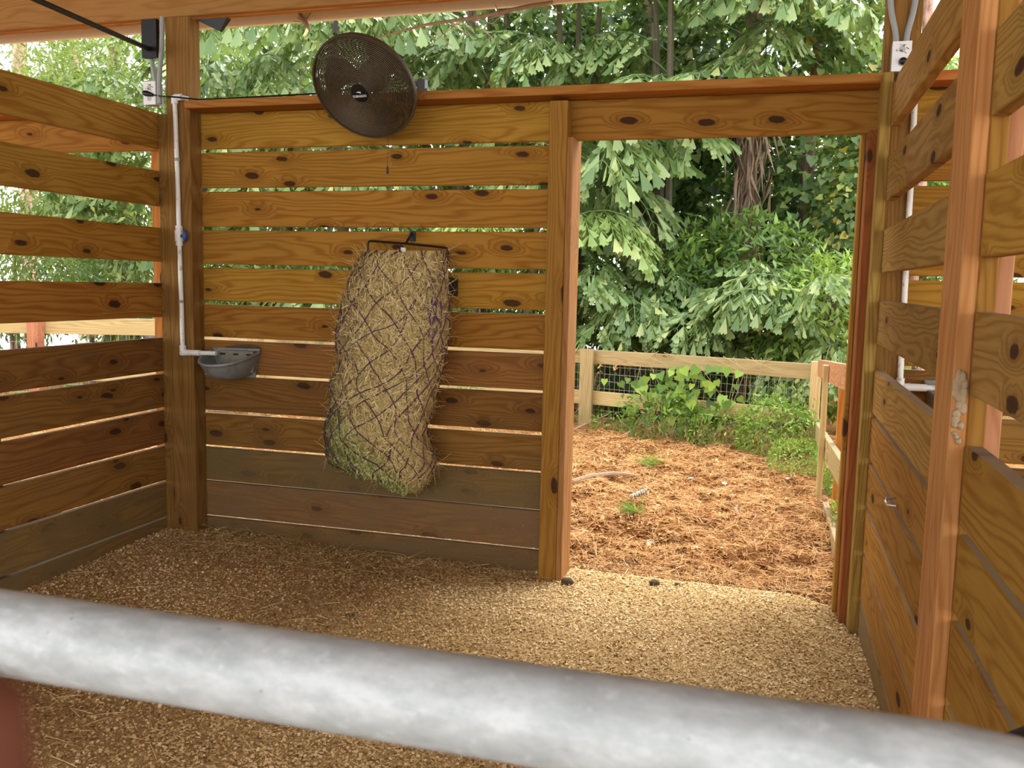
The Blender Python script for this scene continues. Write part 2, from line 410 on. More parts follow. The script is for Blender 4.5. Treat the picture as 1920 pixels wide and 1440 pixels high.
# roof over the stalls; unseen reach behind the camera lengthened to dim the stall
ce = empty('ceiling', (-1.3, -2.0, 2.8)); tag(ce, 'timber roof framing and eave over the stall', 'ceiling', kind='structure')
board(ce, 'beam', (-8, -.011, 2.93), (5.5, -.011, 3.0), .285, .038, WOODB)
board(ce, 'beam', (-8, .028, 2.925), (5.5, .028, 2.995), .285, .038, WOODO)
board(ce, 'fascia_board', (-8, .36, 2.90), (5.5, .36, 2.985), .15, .025, CREAM)
PANEL = plain('roof_panel_underside', (.36,.25,.15), .8, 0, .12)
for k in range(13):
    x = -7.7 + k*1.05
    board(ce, 'rafter', (x, .33, 3.0+.007*(x+8)), (x, -8.4, 3.9), .14, .038, WOODS)
mb = MB(); mb.add([(-8,.42,3.08),(5.5,.42,3.17),(5.5,-8.4,4.0),(-8,-8.4,4.0),(-8,.42,3.11),(5.5,.42,3.20),(5.5,-8.4,4.03),(-8,-8.4,4.03)],
       [(0,1,2,3),(7,6,5,4),(0,4,5,1),(2,6,7,3),(1,5,6,2),(0,3,7,4)])
mb.build('roof_panel', PANEL, ce, False)

# ================================================================== floor and ground
def floor_base(x, y):
    z = .018*(fbm(x*1.3, y*1.3, 3)-.5)*2 + .012*(fbm(x*7, y*7, 9)-.5)
    z = z + .05*np.clip((-1.2-x)/2.0, 0, 1)*np.clip((y+1.6)/1.6, 0, 1)
    z = z - .05*np.clip((x-.15)/.25, 0, 1)*np.clip((y+.7)/.5, 0, 1)
    return z
def floor_h(x, y): return floor_base(x, y) - .06*np.clip((y-.12)/.1, 0, 1)
def ground_h(x, y):
    z = .03*(fbm(x*.9, y*.9, 21)-.5)*2
    c = fbm(x*5, y*5, 33); f = fbm(x*17, y*17, 41)
    z = z + .15*(c-.5) + .075*(f-.5)
    z = z - .09*np.clip(.36-c, 0, 1)*4*np.clip(f, 0, 1)
    z = z - .085*np.exp(-(((x+.14)/.16)**2 + ((y-.50)/.07)**2))      # hoof hole by the doorway
    z = z - .05*np.exp(-(((x+.62)/.25)**2 + ((y-.86)/.07)**2))
    z = z - .04*np.exp(-(((x+.95)/.15)**2 + ((y-.82)/.06)**2))
    w = np.clip((y-.04)/.38, 0, 1); w = w*w*(3-2*w)
    z = z*w + (1-w)*(floor_base(x, y)-.008) - .004
    return z
def grid(xs, ys, hf):
    X, Y = np.meshgrid(xs, ys, indexing='xy'); Z = hf(X, Y); V = np.stack([X, Y, Z], -1).reshape(-1, 3)
    nx, ny = len(xs), len(ys); i = np.arange((ny-1)*(nx-1)); r, c = i//(nx-1), i % (nx-1)
    a = r*nx+c
    return V, np.stack([a, a+1, a+nx+1, a+nx], 1)
t = NT('sawdust'); co = t.node('ShaderNodeTexCoord').outputs['Object']
n1 = t.noise(co, 260, 4, .7); n2 = t.noise(co, 5, 5, .6); n3 = t.noise(co, 60, 3, .6)
c = t.ramp(n1, [(.3, (.24,.14,.055)), (.5, (.52,.34,.15)), (.7, (.74,.53,.27))])
c = t.mix(t.rng(n2, .45, .72, 0, .5), c, (.36,.25,.105)); c = t.mix(t.rng(n3, .58, .74, 0, .35), c, (.22,.14,.06))
t.bump(n1, .8, .006); SAW = t.base(c, .95, 0, .1)
t = NT('mulch'); co = t.node('ShaderNodeTexCoord').outputs['Object']
n1 = t.noise(co, 95, 5, .7); n2 = t.noise(co, 3.2, 5, .6); n3 = t.noise(co, 14, 5, .65)
c = t.ramp(n1, [(.3, (.16,.065,.022)), (.5, (.46,.215,.072)), (.72, (.66,.38,.15))])
c = t.mix(t.rng(n3, .53, .70, 0, .6), c, (.20,.09,.035)); c = t.mix(t.rng(n2, .45, .7, 0, .45), c, (.62,.34,.085))
t.bump(n1, 1.0, .02); MULCH = t.base(c, .95, 0, .1)

V, F = grid(np.linspace(-3.25, .47, 150), np.concatenate([np.linspace(-6.2, -4, 12), np.linspace(-3.95, .22, 174)]), floor_h)
fl = link('floor', npmesh('floor', V, F, True), None, SAW); tag(fl, 'stall floor covered in tan wood shavings', 'floor', kind='structure')
xs = np.concatenate([np.linspace(-14, -2.3, 60), np.linspace(-2.25, .9, 150), np.linspace(.95, 9, 40)])
ys = np.concatenate([np.linspace(.06, 5, 240), np.linspace(5.1, 16, 40)])
V, F = grid(xs, ys, ground_h)
gr = link('ground', npmesh('ground', V, F, True), None, MULCH); tag(gr, 'orange-brown pine mulch ground of the paddock outside the doorway', 'ground', kind='structure')
# ground on either side and behind, flat
V, F = grid(np.linspace(-14, 9, 24), np.linspace(-12, 1.2, 18), lambda x, y: -.07+0*x)
V[:, 2] -= .02
gs = link('ground_apron', npmesh('ground_apron', V, F, True), None, MULCH); tag(gs, 'packed dirt under and around the stalls', 'ground', kind='structure')

def frames(d, n):
    """rotation matrices with Y=d (leaf axis), Z~n"""
    d = d/np.linalg.norm(d, axis=1, keepdims=True)
    x = np.cross(d, n); l = np.linalg.norm(x, axis=1, keepdims=True); x = np.where(l < 1e-4, [[1., 0, 0]], x/np.maximum(l, 1e-6))
    z = np.cross(x, d); return np.stack([x, d, z], 2)
def scatter(tv, tf, P, R, s, var=None):
    tv = np.asarray(tv, float); tf = np.asarray(tf); N = len(P); k = len(tv)
    s = np.asarray(s, float); s = s.reshape(N, 1, -1)
    V = np.einsum('nij,nkj->nki', R, tv[None]*s) + P[:, None, :]
    F = (tf[None] + (np.arange(N)*k)[:, None, None]).reshape(-1, tf.shape[1])
    vv = None if var is None else np.repeat(var, k)
    return V.reshape(-1, 3), F, vv
def merge(parts):
    Vs, Fs, vs, b = [], [], [], 0
    for V, F, v in parts: Vs.append(V); Fs.append(F+b); vs.append(v); b += len(V)
    return np.concatenate(Vs), np.concatenate(Fs), np.concatenate(vs)
def rdir(n, zmin=-1, zmax=1, rng=RNG):
    z = rng.uniform(zmin, zmax, n); a = rng.uniform(0, 2*np.pi, n); r = np.sqrt(1-z*z)
    return np.stack([r*np.cos(a), r*np.sin(a), z], 1)

# shavings: small curled chips lying on the floor
def chips(n, xr, yr, hf, size, tilt=.5, wid=.45, edge=True):
    x = RNG.uniform(*xr, n); y = RNG.uniform(*yr, n)
    P = np.stack([x, y, hf(x, y)+RNG.uniform(.001, .007, n)], 1)
    d = rdir(n, -tilt*.6, tilt*.6); nn = rdir(n, .55, 1)
    s = RNG.uniform(*size, n); S3 = np.stack([s*RNG.uniform(.3, 1.2, n)*wid*2, s, s], 1)
    tv = [(-.5,-.5,0),(.5,-.5,0),(-.5,0,.16),(.5,0,.16),(-.5,.5,0),(.5,.5,0)]
    tf = [(0,1,3,2),(2,3,5,4)]
    return scatter(tv, tf, P, frames(d, nn), S3, np.clip(RNG.normal(.58, .24, n) + 1.1*(fbm(x*1.6, y*2.2, 71)-.5), 0, 1))
V, F, v = merge([chips(125000, (-3.2, .42), (-2.6, .10), floor_h, (.004, .012)), chips(20000, (-3.2, .42), (-4.6, -2.6), floor_h, (.006, .015)),
                 chips(4500, (-.93, .33), (.08, .40), ground_h, (.004, .012))])
o = link('shavings', npmesh('shavings', V, F, False, v), fl, SHAV); tag(o, kind='stuff')
def straws(n, xr, yr, hf, ln, w, var=(.6,.2), lift=(.002,.012), tilt=.12):
    x = RNG.uniform(*xr, n); y = RNG.uniform(*yr, n)
    P = np.stack([x, y, hf(x, y)+RNG.uniform(*lift, n)], 1); d = rdir(n, -tilt, tilt); s = RNG.uniform(*ln, n)
    S3 = np.stack([np.full(n, w), s, s], 1)
    tv = [(-.5,-.5,0),(.5,-.5,0),(.5,0,.05),(-.5,0,.05),(.5,.5,.02),(-.5,.5,.02)]
    return scatter(tv, [(0,1,2,3),(3,2,4,5)], P, frames(d, rdir(n, .6, 1)), S3, np.clip(RNG.normal(*var, n), 0, 1))
V, F, v = merge([straws(2600, (-3.15, .38), (-2.6, .02), floor_h, (.04, .13), .0018), straws(900, (-3.1, -1.2), (-.45, .0), floor_h, (.06, .16), .002, (.45,.2), (.004,.03), .35)])
o = link('hay_strands', npmesh('hay_strands', V, F, False, v), fl, HAY); tag(o, kind='stuff')
# pine needles over the paddock
V, F, v = merge([straws(52000, (-2.1, .75), (.15, 5.2), ground_h, (.05, .15), .0026, (.5,.25), (.002,.02), .35),
                 straws(9000, (-7, -2.1), (.3, 5), ground_h, (.07, .18), .004, (.5,.25), (.002,.02), .35)])
o = link('pine_needles', npmesh('pine_needles', V, F, False, v), gr, NEEDLE); tag(o, kind='stuff')
V, F, v = merge([chips(22000, (-2.1, .75), (.25, 4.6), ground_h, (.008, .03), .9, .5)])
o = link('mulch_bits', npmesh('mulch_bits', V, F, False, v*.9), gr, NEEDLE); tag(o, kind='stuff')

# small dark clods trodden into the mulch
n = 4200; x = RNG.uniform(-1.6, .6, n); y = RNG.uniform(.3, 1, n)**1.0*0 + .3 + 3.6*RNG.random(n)**1.6
keep = fbm(x*2.2, y*2.2, 55) > .44; x = x[keep]; y = y[keep]; n = len(x)
P = np.stack([x, y, ground_h(x, y)+.004], 1); s = RNG.uniform(.008, .03, n)
OCT = np.array([(1,0,0),(-1,0,0),(0,1,0),(0,-1,0),(0,0,.8),(0,0,-.6)])*.5; OF = np.array([(0,2,4),(2,1,4),(1,3,4),(3,0,4),(2,0,5),(1,2,5),(3,1,5),(0,3,5)])
V, F, v = scatter(OCT, OF, P, frames(rdir(n), rdir(n)), np.stack([s, s*RNG.uniform(.6,1.4,n), s*.8], 1), np.clip(RNG.normal(.35,.25,n),0,1))
CLOD = varmat('dark_clod', [(0,(.06,.028,.012)),(.5,(.17,.075,.028)),(1,(.36,.19,.07))], .95, 0, .1)
o = link('clods', npmesh('clods', V, F, True, v), gr, CLOD); tag(o, kind='stuff')
# ================================================================== THINGS ON THE WALLS
def sub(name, mb, mat, parent, smooth=True):
    """child given in the parent's own coordinates"""
    me = mb.mesh(name, smooth) if isinstance(mb, MB) else mb
    if not me.materials: me.materials.append(mat)
    o = bpy.data.objects.new(name, me); COL.objects.link(o); o.parent = parent
    return o
# ---- wall fan
_d = (Vector((-1.904, -.30, 2.348))-CAM).normalized(); _r = (rt-_d*rt.dot(_d)).normalized(); _u = (up-_d*up.dot(_d)-_r*up.dot(_r)).normalized()
fn = (-_d*.80 - _r*.40 - _u*.44).normalized(); fx = Vector((0, 0, 1)).cross(fn).normalized(); fy = fn.cross(fx)
fan = empty('wall_fan', (-1.904, -.30, 2.348))
m = Matrix.Identity(4)
for i in range(3): m[i][0], m[i][1], m[i][2], m[i][3] = fx[i], fy[i], fn[i], (-1.904, -.30, 2.348)[i]
fan.matrix_world = m
tag(fan, 'round dark caged fan tilted downward above the slatted back wall', 'fan')
RF = .253
dome = lambda r: .055*(1-(r/RF)**3)
mb = MB()
for k in range(29):
    r = .045 + k*.0073
    mb.tube([(r*math.cos(2*math.pi*j/44), r*math.sin(2*math.pi*j/44), dome(r)) for j in range(44)], .0026, 4, closed=True)
for k in range(16):
    a = 2*math.pi*k/16
    mb.tube([(r*math.cos(a), r*math.sin(a), dome(r)-.002) for r in (.03,.08,.13,.18,.22,RF)], .0022, 4)
sub('front_grille', mb, FANMAT, fan)
mb = MB(); back = lambda r: -.13*(1-(r/RF)**4)
for k in range(20):
    r = .075 + k*.0093
    mb.tube([(r*math.cos(2*math.pi*j/36), r*math.sin(2*math.pi*j/36), back(r)) for j in range(36)], .0026, 4, closed=True)
for k in range(16):
    a = 2*math.pi*(k+.5)/16
    mb.tube([(r*math.cos(a), r*math.sin(a), back(r)) for r in (.06,.11,.16,.21,RF)], .0022, 4)
sub('back_grille', mb, FANMAT, fan)
mb = MB().lathe([(RF-.003,-.012),(RF+.005,-.012),(RF+.007,0),(RF+.005,.012),(RF-.003,.012),(RF-.003,-.012)], 56); sub('rim', mb, FANMAT, fan)
for k in range(3):
    mb = MB(); n = 7; V = []; F = []
    for i in range(n):
        u = i/(n-1); r = .04+u*.185; w = .10+.42*math.sin(min(1, u*1.25)*math.pi*.62)
        for s in (-1, 0, 1):
            a = s*w*.9+u*.5; V.append((r*math.cos(a), r*math.sin(a), -.045+.030*s))
    for i in range(n-1):
        for q in (0, 1): F.append((i*3+q, i*3+q+1, i*3+q+4, i*3+q+3))
    V2 = [(x, y, z-.003) for x, y, z in V]
    mb.add(V, F); mb.add(V2, [f[::-1] for f in F])
    b = sub('blade', mb, FANMAT, fan); b.rotation_euler = (0, 0, 2*math.pi*k/3+.4)
mb = MB().lathe([(0,-.19),(.06,-.185),(.072,-.16),(.072,-.09),(.05,-.075),(.02,-.06),(.02,-.02),(0,-.02)], 24); sub('motor', mb, FANMAT, fan)
hub = sub('hub_cap', MB().lathe([(.044,.048),(.046,.054),(.042,.060),(.025,.063),(0,.064)], 32), plain('hub_black', (.006,.006,.007), .4), fan)
# lettering on the hub
cu = bpy.data.curves.new('t', 'FONT'); cu.body = 'TORNADO'; cu.size = .0155; cu.align_x = 'CENTER'; cu.extrude = .0003; cu.offset = .0003
to = bpy.data.objects.new('t', cu); COL.objects.link(to); bpy.context.view_layer.update()
tm = bpy.data.meshes.new_from_object(to.evaluated_get(bpy.context.evaluated_depsgraph_get())); bpy.data.objects.remove(to)
tm.name = 'lettering'; lo = sub('lettering', tm, LETTER, hub); lo.scale = (.92, 1, 1)
lo.location = (0, -.017, .0655); lo.rotation_euler = (0, 0, math.radians(2))
mb = MB().add([(-.013,.006,0),(-.004,.010,0),(.010,.009,0),(.012,.005,0),(.007,-.002,0),(.006,.004,0),(-.003,.005,0)], [(0,1,6),(1,2,5,6),(2,3,4,5)])
e = sub('emblem', mb, LETTER, hub, False); e.location = (0, .001, .0655)
# yoke and bracket, pull cord (world coordinates)
BRK = plain('grey_bracket', (.17,.17,.16), .5, .4)
mb = MB(); c = fan.matrix_world @ Vector((0,0,-.17))
mb.tube([c, (c.x+.06, c.y+.06, c.z+.01), (-1.74, -.09, 2.405), (-1.69, -.07, 2.40)], .014, 8); mb.box((-1.76,-.12,2.357), (-1.66,.02,2.372)); mb.box((-1.72,-.10,2.372), (-1.68,-.06,2.42))
mb.build('bracket', BRK, fan)
tp = fan.matrix_world @ Vector((-.10, .235, -.06))
mb = MB().tube([tp, tp+Vector((-.005,.02,.06))], .012, 8); mb.build('tilt_handle', BRK, fan)
lw = fan.matrix_world @ Vector((.045, -.235, -.02))
mb = MB().tube([lw, (lw.x-.003, lw.y, 2.0)], .0012, 5); mb.build('pull_cord', FANMAT, fan)
mb = MB().lathe([(0,.022),(.003,.02),(.006,.002),(.0065,-.012),(.003,-.018),(0,-.018)], 10, at=(lw.x-.003, lw.y, 1.985)); mb.build('cord_knob', plain('knob_dark_red', (.06,.012,.008), .4), fan)
pc = MB().tube([(-1.98,-.16,2.42),(-2.05,-.15,2.375),(-2.2,-.13,2.366),(-2.5,-.125,2.364),(-2.75,-.12,2.362),(-2.92,-.13,2.36),(-3.05,-.14,2.375),(-3.15,-.13,2.385),(-3.22,-.10,2.40)], .0045, 6)
pc.build('power_cord', BLACK, fan)
mb = MB().lathe([(0,-.03),(.008,-.028),(.014,.0),(.016,.02),(.012,.035),(0,.036)], 10, ax=(-1,.0,.25), at=(-3.245,-.10,2.405)); mb.build('plug', BLACK, fan)

# ---- outlets and conduits on the corner posts
SOCK = plain('socket_grey', (.45,.44,.42), .5)
def outlet(x, y, z, label, lab2, flip, conds):
    bx = empty('outlet_box', (x, y, z)); tag(bx, label, 'outlet', 'weatherproof outlets on the corner posts')
    sub('box', MB().box((-.036,-.03,-.058), (.036,.03,.058)), CONDUIT, bx, False)
    pl = sub('cover', MB().box((-.037,-.036,-.060), (.037,-.0302,.060)), WHITE, bx, False)
    for k in range(2):
        zz = .028-.056*k
        sub('socket', MB().lathe([(.013,0),(.013,.0015),(0,.0015)], 14, ax=(0,-1,0), at=(0,-.0362,zz)), SOCK, pl)
    mb = MB(); rr = random.Random(5)
    for k in range(9):
        a = Vector((rr.uniform(-.018,.018), -.0385, .026+rr.uniform(-.014,.02))); b = a+Vector((rr.uniform(-.012,.012), 0, rr.uniform(-.01,.01)))
        mb.tube([a, b], .0011, 4)
    sub('dirt_marks', mb, BLACK, pl)
    if not flip: sub('plug', MB().sphere((.006,-.045,-.022), (.017,.014,.016)), BLACK, bx)
    cd_ = empty('conduit', conds[0][0]); tag(cd_, lab2, 'conduit', 'conduits on the corner posts')
    for pts in conds:
        sm = []
        P = [Vector(p) for p in pts]
        for i in range(len(P)-1):
            for q in range(4): sm.append(P[i].lerp(P[i+1], q/4))
        sm.append(P[-1])
        for _ in range(3): sm = [sm[0]] + [(sm[i-1]+sm[i]*2+sm[i+1])/4 for i in range(1, len(sm)-1)] + [sm[-1]]
        MB().tube(sm, .0125, 10).build('pipe', CONDUIT, cd_)
    return bx
outlet(-3.245, -.062, 2.411, 'white-faced outlet box on the left corner post with a black plug', 'pair of grey conduits rising up the left corner post', True,
       [[(-3.225,-.07,2.47),(-3.235,-.08,2.56),(-3.25,-.085,2.65),(-3.25,-.085,2.79)], [(-3.17,-.113,2.35),(-3.17,-.113,2.5),(-3.15,-.113,2.63),(-3.145,-.113,2.79)]])
outlet(.447, -.13, 2.412, 'white outlet box with smudged cover on the right corner post', 'pair of grey conduits forming a V on the right corner post', False,
       [[(.428,-.113,2.47),(.425,-.113,2.52),(.395,-.113,2.62),(.39,-.113,2.8),(.39,-.113,3.05)], [(.466,-.113,2.47),(.468,-.113,2.52),(.492,-.113,2.62),(.495,-.113,2.8),(.495,-.113,3.05)]])

# ---- black brace bar and bits under the beam
br = MB(); a = Vector((-3.225,-.115,2.63)); b = Vector((-2.98,-1.10,2.565)); d = (b-a)
br.tube([a+Vector((0,.0,.0)), a+d*.5, a+d*1.0, a+d*1.75], .013, 8); br.box((-3.262,-.128,2.585), (-3.172,-.1005,2.78))
o = br.build('brace_bar', BLACK); tag(o, 'thin black metal bar running up from the left corner post', 'bar')
o = MB().add([(-2.99,-.05,2.785),(-2.80,-.05,2.785),(-2.85,-.04,2.72),(-2.99,-.01,2.785),(-2.80,-.01,2.785),(-2.85,-.02,2.72)], [(0,2,1),(3,4,5),(0,1,4,3),(1,2,5,4),(2,0,3,5)]).build('beam_bracket', BLACK, None, False)
tag(o, 'small black triangular bracket under the roof beam', 'bracket')

# ---- PVC water line with valve, and water bowl (built once, copied for the neighbouring stall)
def waterline(dx, lab):
    pv = empty('water_pipe', (-3.055+dx, -.12, 1.045)); tag(pv, lab, 'pipe', 'white water pipes')
    x = -3.062+dx; r = .0125
    MB().tube([(x-.012,-.118,2.37),(x-.004,-.118,2.0),(x,-.118,1.70)], r, 10).build('upper_pipe', PVC, pv)
    MB().tube([(x,-.118,1.62),(x+.006,-.118,1.3),(x+.009,-.118,1.06)], r, 10).build('lower_pipe', PVC, pv)
    mb = MB().tube([(x-.012,-.118,2.345),(x-.012,-.118,2.385)], .018, 10); mb.tube([(x-.012,-.118,2.378),(x+.03,-.118,2.378)], .018, 10); mb.tube([(x+.03,-.118,2.378),(x+.06,-.10,2.372)], r, 10)
    mb.build('elbow', PVC, pv)
    v = MB().tube([(x,-.118,1.715),(x,-.118,1.61)], .019, 12); v.tube([(x,-.118,1.69),(x,-.118,1.635)], .023, 12)
    v = v.build('valve', PVC, pv)
    h = MB().tube([(x+.02,-.125,1.662),(x+.04,-.13,1.662)], .010, 8); h.sphere((x+.045,-.13,1.662), (.010,.016,.034)); h.build('valve_handle', BLUE, v)
    mb = MB().tube([(x+.009,-.118,1.08),(x+.009,-.118,1.03)], .018, 10); mb.tube([(x+.0,-.118,1.04),(x+.05,-.118,1.042)], .018, 10); mb.build('elbow', PVC, pv)
    MB().tube([(x+.05,-.118,1.042),(x+.115,-.118,1.043)], .0165, 10).build('coupling', PVC, pv)
    MB().tube([(x+.11,-.118,1.043),(x+.21,-.110,1.044)], r, 10).build('feed_pipe', PVC, pv)
    for zz in (2.06, 1.315):
        MB().tube([(x+.004-.006*(zz > 2),-.118,zz-.008),(x+.004-.006*(zz > 2),-.118,zz+.008)], .0155, 10).build('clamp', CONDUIT, pv)
def bowl(dx, lab):
    wb_ = empty('water_bowl', (-2.795+dx, -.004, 1.0)); tag(wb_, lab, 'water bowl', 'automatic water bowls')
    mb = MB(); n = 24; A, D = .145, .235
    levels = [(1.0,.0,1),(1.035,-.003,1),(1.04,-.012,1),(.99,-.018,1),(.96,-.03,.9),(.86,-.065,.6),(.66,-.088,.3),(.36,-.096,.1)]
    inner = [(.96,-.002,1),(.93,-.03,.8),(.80,-.062,.5),(.5,-.078,.2),(.2,-.08,0)]
    def ring(s, z, tl):
        return [(-A*s*math.cos(math.pi*k/n), -D*s*math.sin(math.pi*k/n)**.75 - .012, z + .062*tl*(1-math.sin(math.pi*k/n)**.75)) for k in range(n+1)]
    V = []; F = []; allr = [ring(*q) for q in reversed(inner)] + [ring(*q) for q in levels]
    for r_ in allr: V += r_
    for i in range(len(allr)-1):
        for k in range(n): F.append((i*(n+1)+k, i*(n+1)+k+1, (i+1)*(n+1)+k+1, (i+1)*(n+1)+k))
    L = (len(allr)-1)*(n+1); F.append(tuple(L+k for k in range(n+1)))
    mb.add(V, F); sub('bowl', mb, IRON, wb_)
    V = [(-A*1.02, -.011, .066), (A*1.02, -.011, .072), (A*.8, -.011, -.085), (-A*.8, -.011, -.085)]; V += [(x, -.001, z) for x, y, z in V]
    bp = sub('back_plate', MB().add(V, [(0,3,2,1),(4,5,6,7),(0,1,5,4),(1,2,6,5),(2,3,7,6),(3,0,4,7)]), IRON, wb_, False)
    sub('valve_panel', MB().box((-.075,-.050,-.055), (.13,-.012,.058)), VPAN, wb_, False)
    for q in (-.055, .025, .105): sub('slot', MB().box((q-.016,-.0515,.034), (q+.016,-.0500,.044)), BLACK, wb_, False)
    sub('dirt_rim', MB().tube([(-.06,-.014,.072),(.0,-.016,.078),(.08,-.018,.082),(.15,-.016,.076)], [.004,.008,.012,.005], 6), MUDB, wb_)
    return wb_
VPAN = plain('grimy_panel', (.20,.185,.135), .7, 0, .35); MUDB = plain('brown_grime', (.10,.06,.03), .9, 0, .3)
waterline(0, 'white plastic water pipe with blue valve down the left corner post')
bowl(0, 'grey cast water bowl on the back wall in the left corner')
waterline(3.585, 'white water pipe seen through the gaps of the right wall')
bowl(3.585, 'grey water bowl of the neighbouring stall behind the right wall')

# ---- hay net
hn = empty('hay_net', (-1.8, -.15, .37)); tag(hn, 'purple hay net stuffed with hay hanging on the back wall', 'hay net')
HL = np.array([(-1.983,1.641),(-2.029,1.541),(-2.073,1.408),(-2.099,1.275),(-2.114,1.167),(-2.105,1.1),(-2.088,1.066),(-2.111,.992),(-2.15,.922),(-2.138,.813),(-2.159,.702),(-2.166,.591),(-2.141,.524),(-2.057,.475),(-1.939,.448),(-1.903,.396),(-1.80,.367)])
HR = np.array([(-1.568,1.611),(-1.55,1.496),(-1.537,1.369),(-1.519,1.266),(-1.529,1.188),(-1.544,1.084),(-1.565,.978),(-1.592,.871),(-1.624,.763),(-1.637,.696),(-1.608,.631),(-1.579,.553),(-1.604,.484),(-1.691,.409),(-1.79,.367)])
def hl(z): return np.interp(z, HL[::-1,1], HL[::-1,0])
def hr(z): return np.interp(z, HR[::-1,1], HR[::-1,0])
ZT, ZB = 1.60, .368
def hay_pt(u, v, off=0.0):
    """u angle (0 = +x, pi = -x, 3pi/2 = toward the stall), v 0 top .. 1 bottom"""
    u = np.asarray(u, float); v = np.asarray(v, float); z = ZT+(ZB-ZT)*v
    l, r = hl(z), hr(z); cx = (l+r)/2; a = np.maximum((r-l)/2-.012, .01)
    d = np.interp(v, [0,.06,.2,.5,.75,.9,1], [.035,.08,.125,.145,.15,.12,.03])
    cs, sn = np.cos(u), np.sin(u); q = .78
    x = cx + (a+off)*np.sign(cs)*np.abs(cs)**q; y = -.015-d + (d+off)*np.sign(sn)*np.abs(sn)**q
    bump = .055*(fbm(x*5.5, z*5.5, 5)-.5)*2 + .018*(fbm(x*18, z*18, 6)-.5)*2
    y = y + np.where(sn < 0, bump, 0); y = np.minimum(y, -.008)
    return np.stack([x, y, z + 0*u], -1)
nu, nv = 64, 90
U, Vv = np.meshgrid(np.arange(nu)*2*np.pi/nu, np.linspace(0, 1, nv)); P = hay_pt(U, Vv).reshape(-1, 3)
i = np.arange((nv-1)*nu); r, c = i//nu, i % nu
F = np.stack([r*nu+c, (r+1)*nu+c, (r+1)*nu+(c+1) % nu, r*nu+(c+1) % nu], 1)
var = .25+.35*fbm(P[:,0]*60, P[:,2]*20, 8)
core = link('hay_core', npmesh('hay_core', P, F, True, var), hn, HAY)
def hay_straws(n, vr, green, ln, tang=.5, seed=1):
    rg = np.random.default_rng(seed); u = rg.uniform(np.pi*.95, 2.05*np.pi, n); v = rg.uniform(*vr, n)
    P = hay_pt(u, v, .004); g = P[:,2] < (.93-.55*(P[:,0]+2.13)/.5+rg.normal(0,.05,n)); keep = g == green; P = P[keep]; u = u[keep]; m = len(P)
    nrm = np.stack([np.cos(u), np.sin(u), 0*u], 1)
    d = rdir(m, -1, 1, rg); d = d - nrm*(d*nrm).sum(1, keepdims=True)*.82
    if not green: d[:,2] *= 1.3
    s = rg.uniform(*ln, m); S3 = np.stack([rg.uniform(.0018,.0040,m)*(1.7 if green else 1), s, s], 1)
    tv = [(-.5,-.5,-.05),(.5,-.5,-.05),(.5,0,.07),(-.5,0,.07),(.5,.5,-.03),(-.5,.5,-.03)]
    return scatter(tv, [(0,1,2,3),(3,2,4,5)], P, frames(d, nrm+.4*rdir(m, -1, 1, rg)), S3, np.clip(rg.normal(.55,.30,m), 0, 1))
V, F, v = hay_straws(17000, (.03, 1), False, (.03, .09), seed=3); o = link('hay', npmesh('hay', V, F, False, v), hn, HAY); tag(o, 'dry tan hay', kind='stuff')
V, F, v = hay_straws(15000, (.4, 1), True, (.02, .05), seed=4); o = link('green_hay', npmesh('green_hay', V, F, False, v), hn, HAYG); tag(o, 'greener hay sagging in the bottom of the net', kind='stuff')
# loose strands poking out of the sides
rg = np.random.default_rng(11); n = 520; side = rg.integers(0, 2, n); v0 = rg.uniform(.0, 1, n)**1.3; u = np.where(side, np.pi, 2*np.pi)+rg.normal(0,.35,n)
P = hay_pt(u, v0, .01); d = np.stack([np.where(side,-1,1)*rg.uniform(.2,1,n), rg.normal(-.2,.5,n), rg.normal(-.1,.7,n)], 1); s = rg.uniform(.04,.12,n)
V, F, v = scatter([(-.5,-.2,0),(.5,-.2,0),(.4,.3,.06),(-.4,.3,.06),(.2,.8,.0),(-.2,.8,.0)], [(0,1,2,3),(3,2,4,5)], P, frames(d, rdir(n)), np.stack([np.full(n,.0018),s,s],1), np.clip(rg.normal(.65,.2,n),0,1))
o = link('loose_strands', npmesh('loose_strands', V, F, False, v), hn, HAY); tag(o, kind='stuff')
mb = MB(); ns = 14; k = 4.0; rg = np.random.default_rng(5)
for sgn in (-1, 1):
    for j in range(ns):
        vs = np.linspace(0, 1, 70); uu = 2*np.pi*j/ns + sgn*k*(vs+.05*np.sin(vs*9+j*.7)) + .06*np.sin(vs*23+j*2.1)
        pts = hay_pt(uu, vs, .011); f = np.sin(uu)
        run = []
        for q in range(70):
            if f[q] < .35: run.append(tuple(pts[q]))
            else:
                if len(run) > 2: mb.tube(run, .0029, 4, cap=False)
                run = []
        if len(run) > 2: mb.tube(run, .0029, 4, cap=False)
mb.build('net', PURPLE, hn)
# bunched cord at the right edge of the net
mb = MB()
for j in range(5):
    vs = np.linspace(.12+.02*j, .36-.02*j, 16); uu = 5.55+.14*np.sin(vs*26+j*2)+.05*j+.3*vs; pts = hay_pt(uu, vs, .012+.002*j); mb.tube([tuple(p) for p in pts], .003, 4, cap=False)
mb.build('bunched_cord', plain('bright_purple_cord', (.10,.04,.13), .8), hn)
fy_ = -.075
mb = MB().tube([(-1.988,fy_,1.575),(-1.988,fy_,1.632),(-1.984,fy_,1.642),(-1.972,fy_,1.646),(-1.77,fy_,1.634),(-1.578,fy_,1.617),(-1.566,fy_,1.613),(-1.562,fy_,1.60),(-1.566,fy_,1.52),(-1.572,fy_+.01,1.44),(-1.56,fy_+.03,1.40)], .0058, 8)
fr = mb.build('frame', BLACK, hn)
MB().box((-1.60,-.045,1.38), (-1.53,-.004,1.47)).build('hinge', BLACK, fr, False)
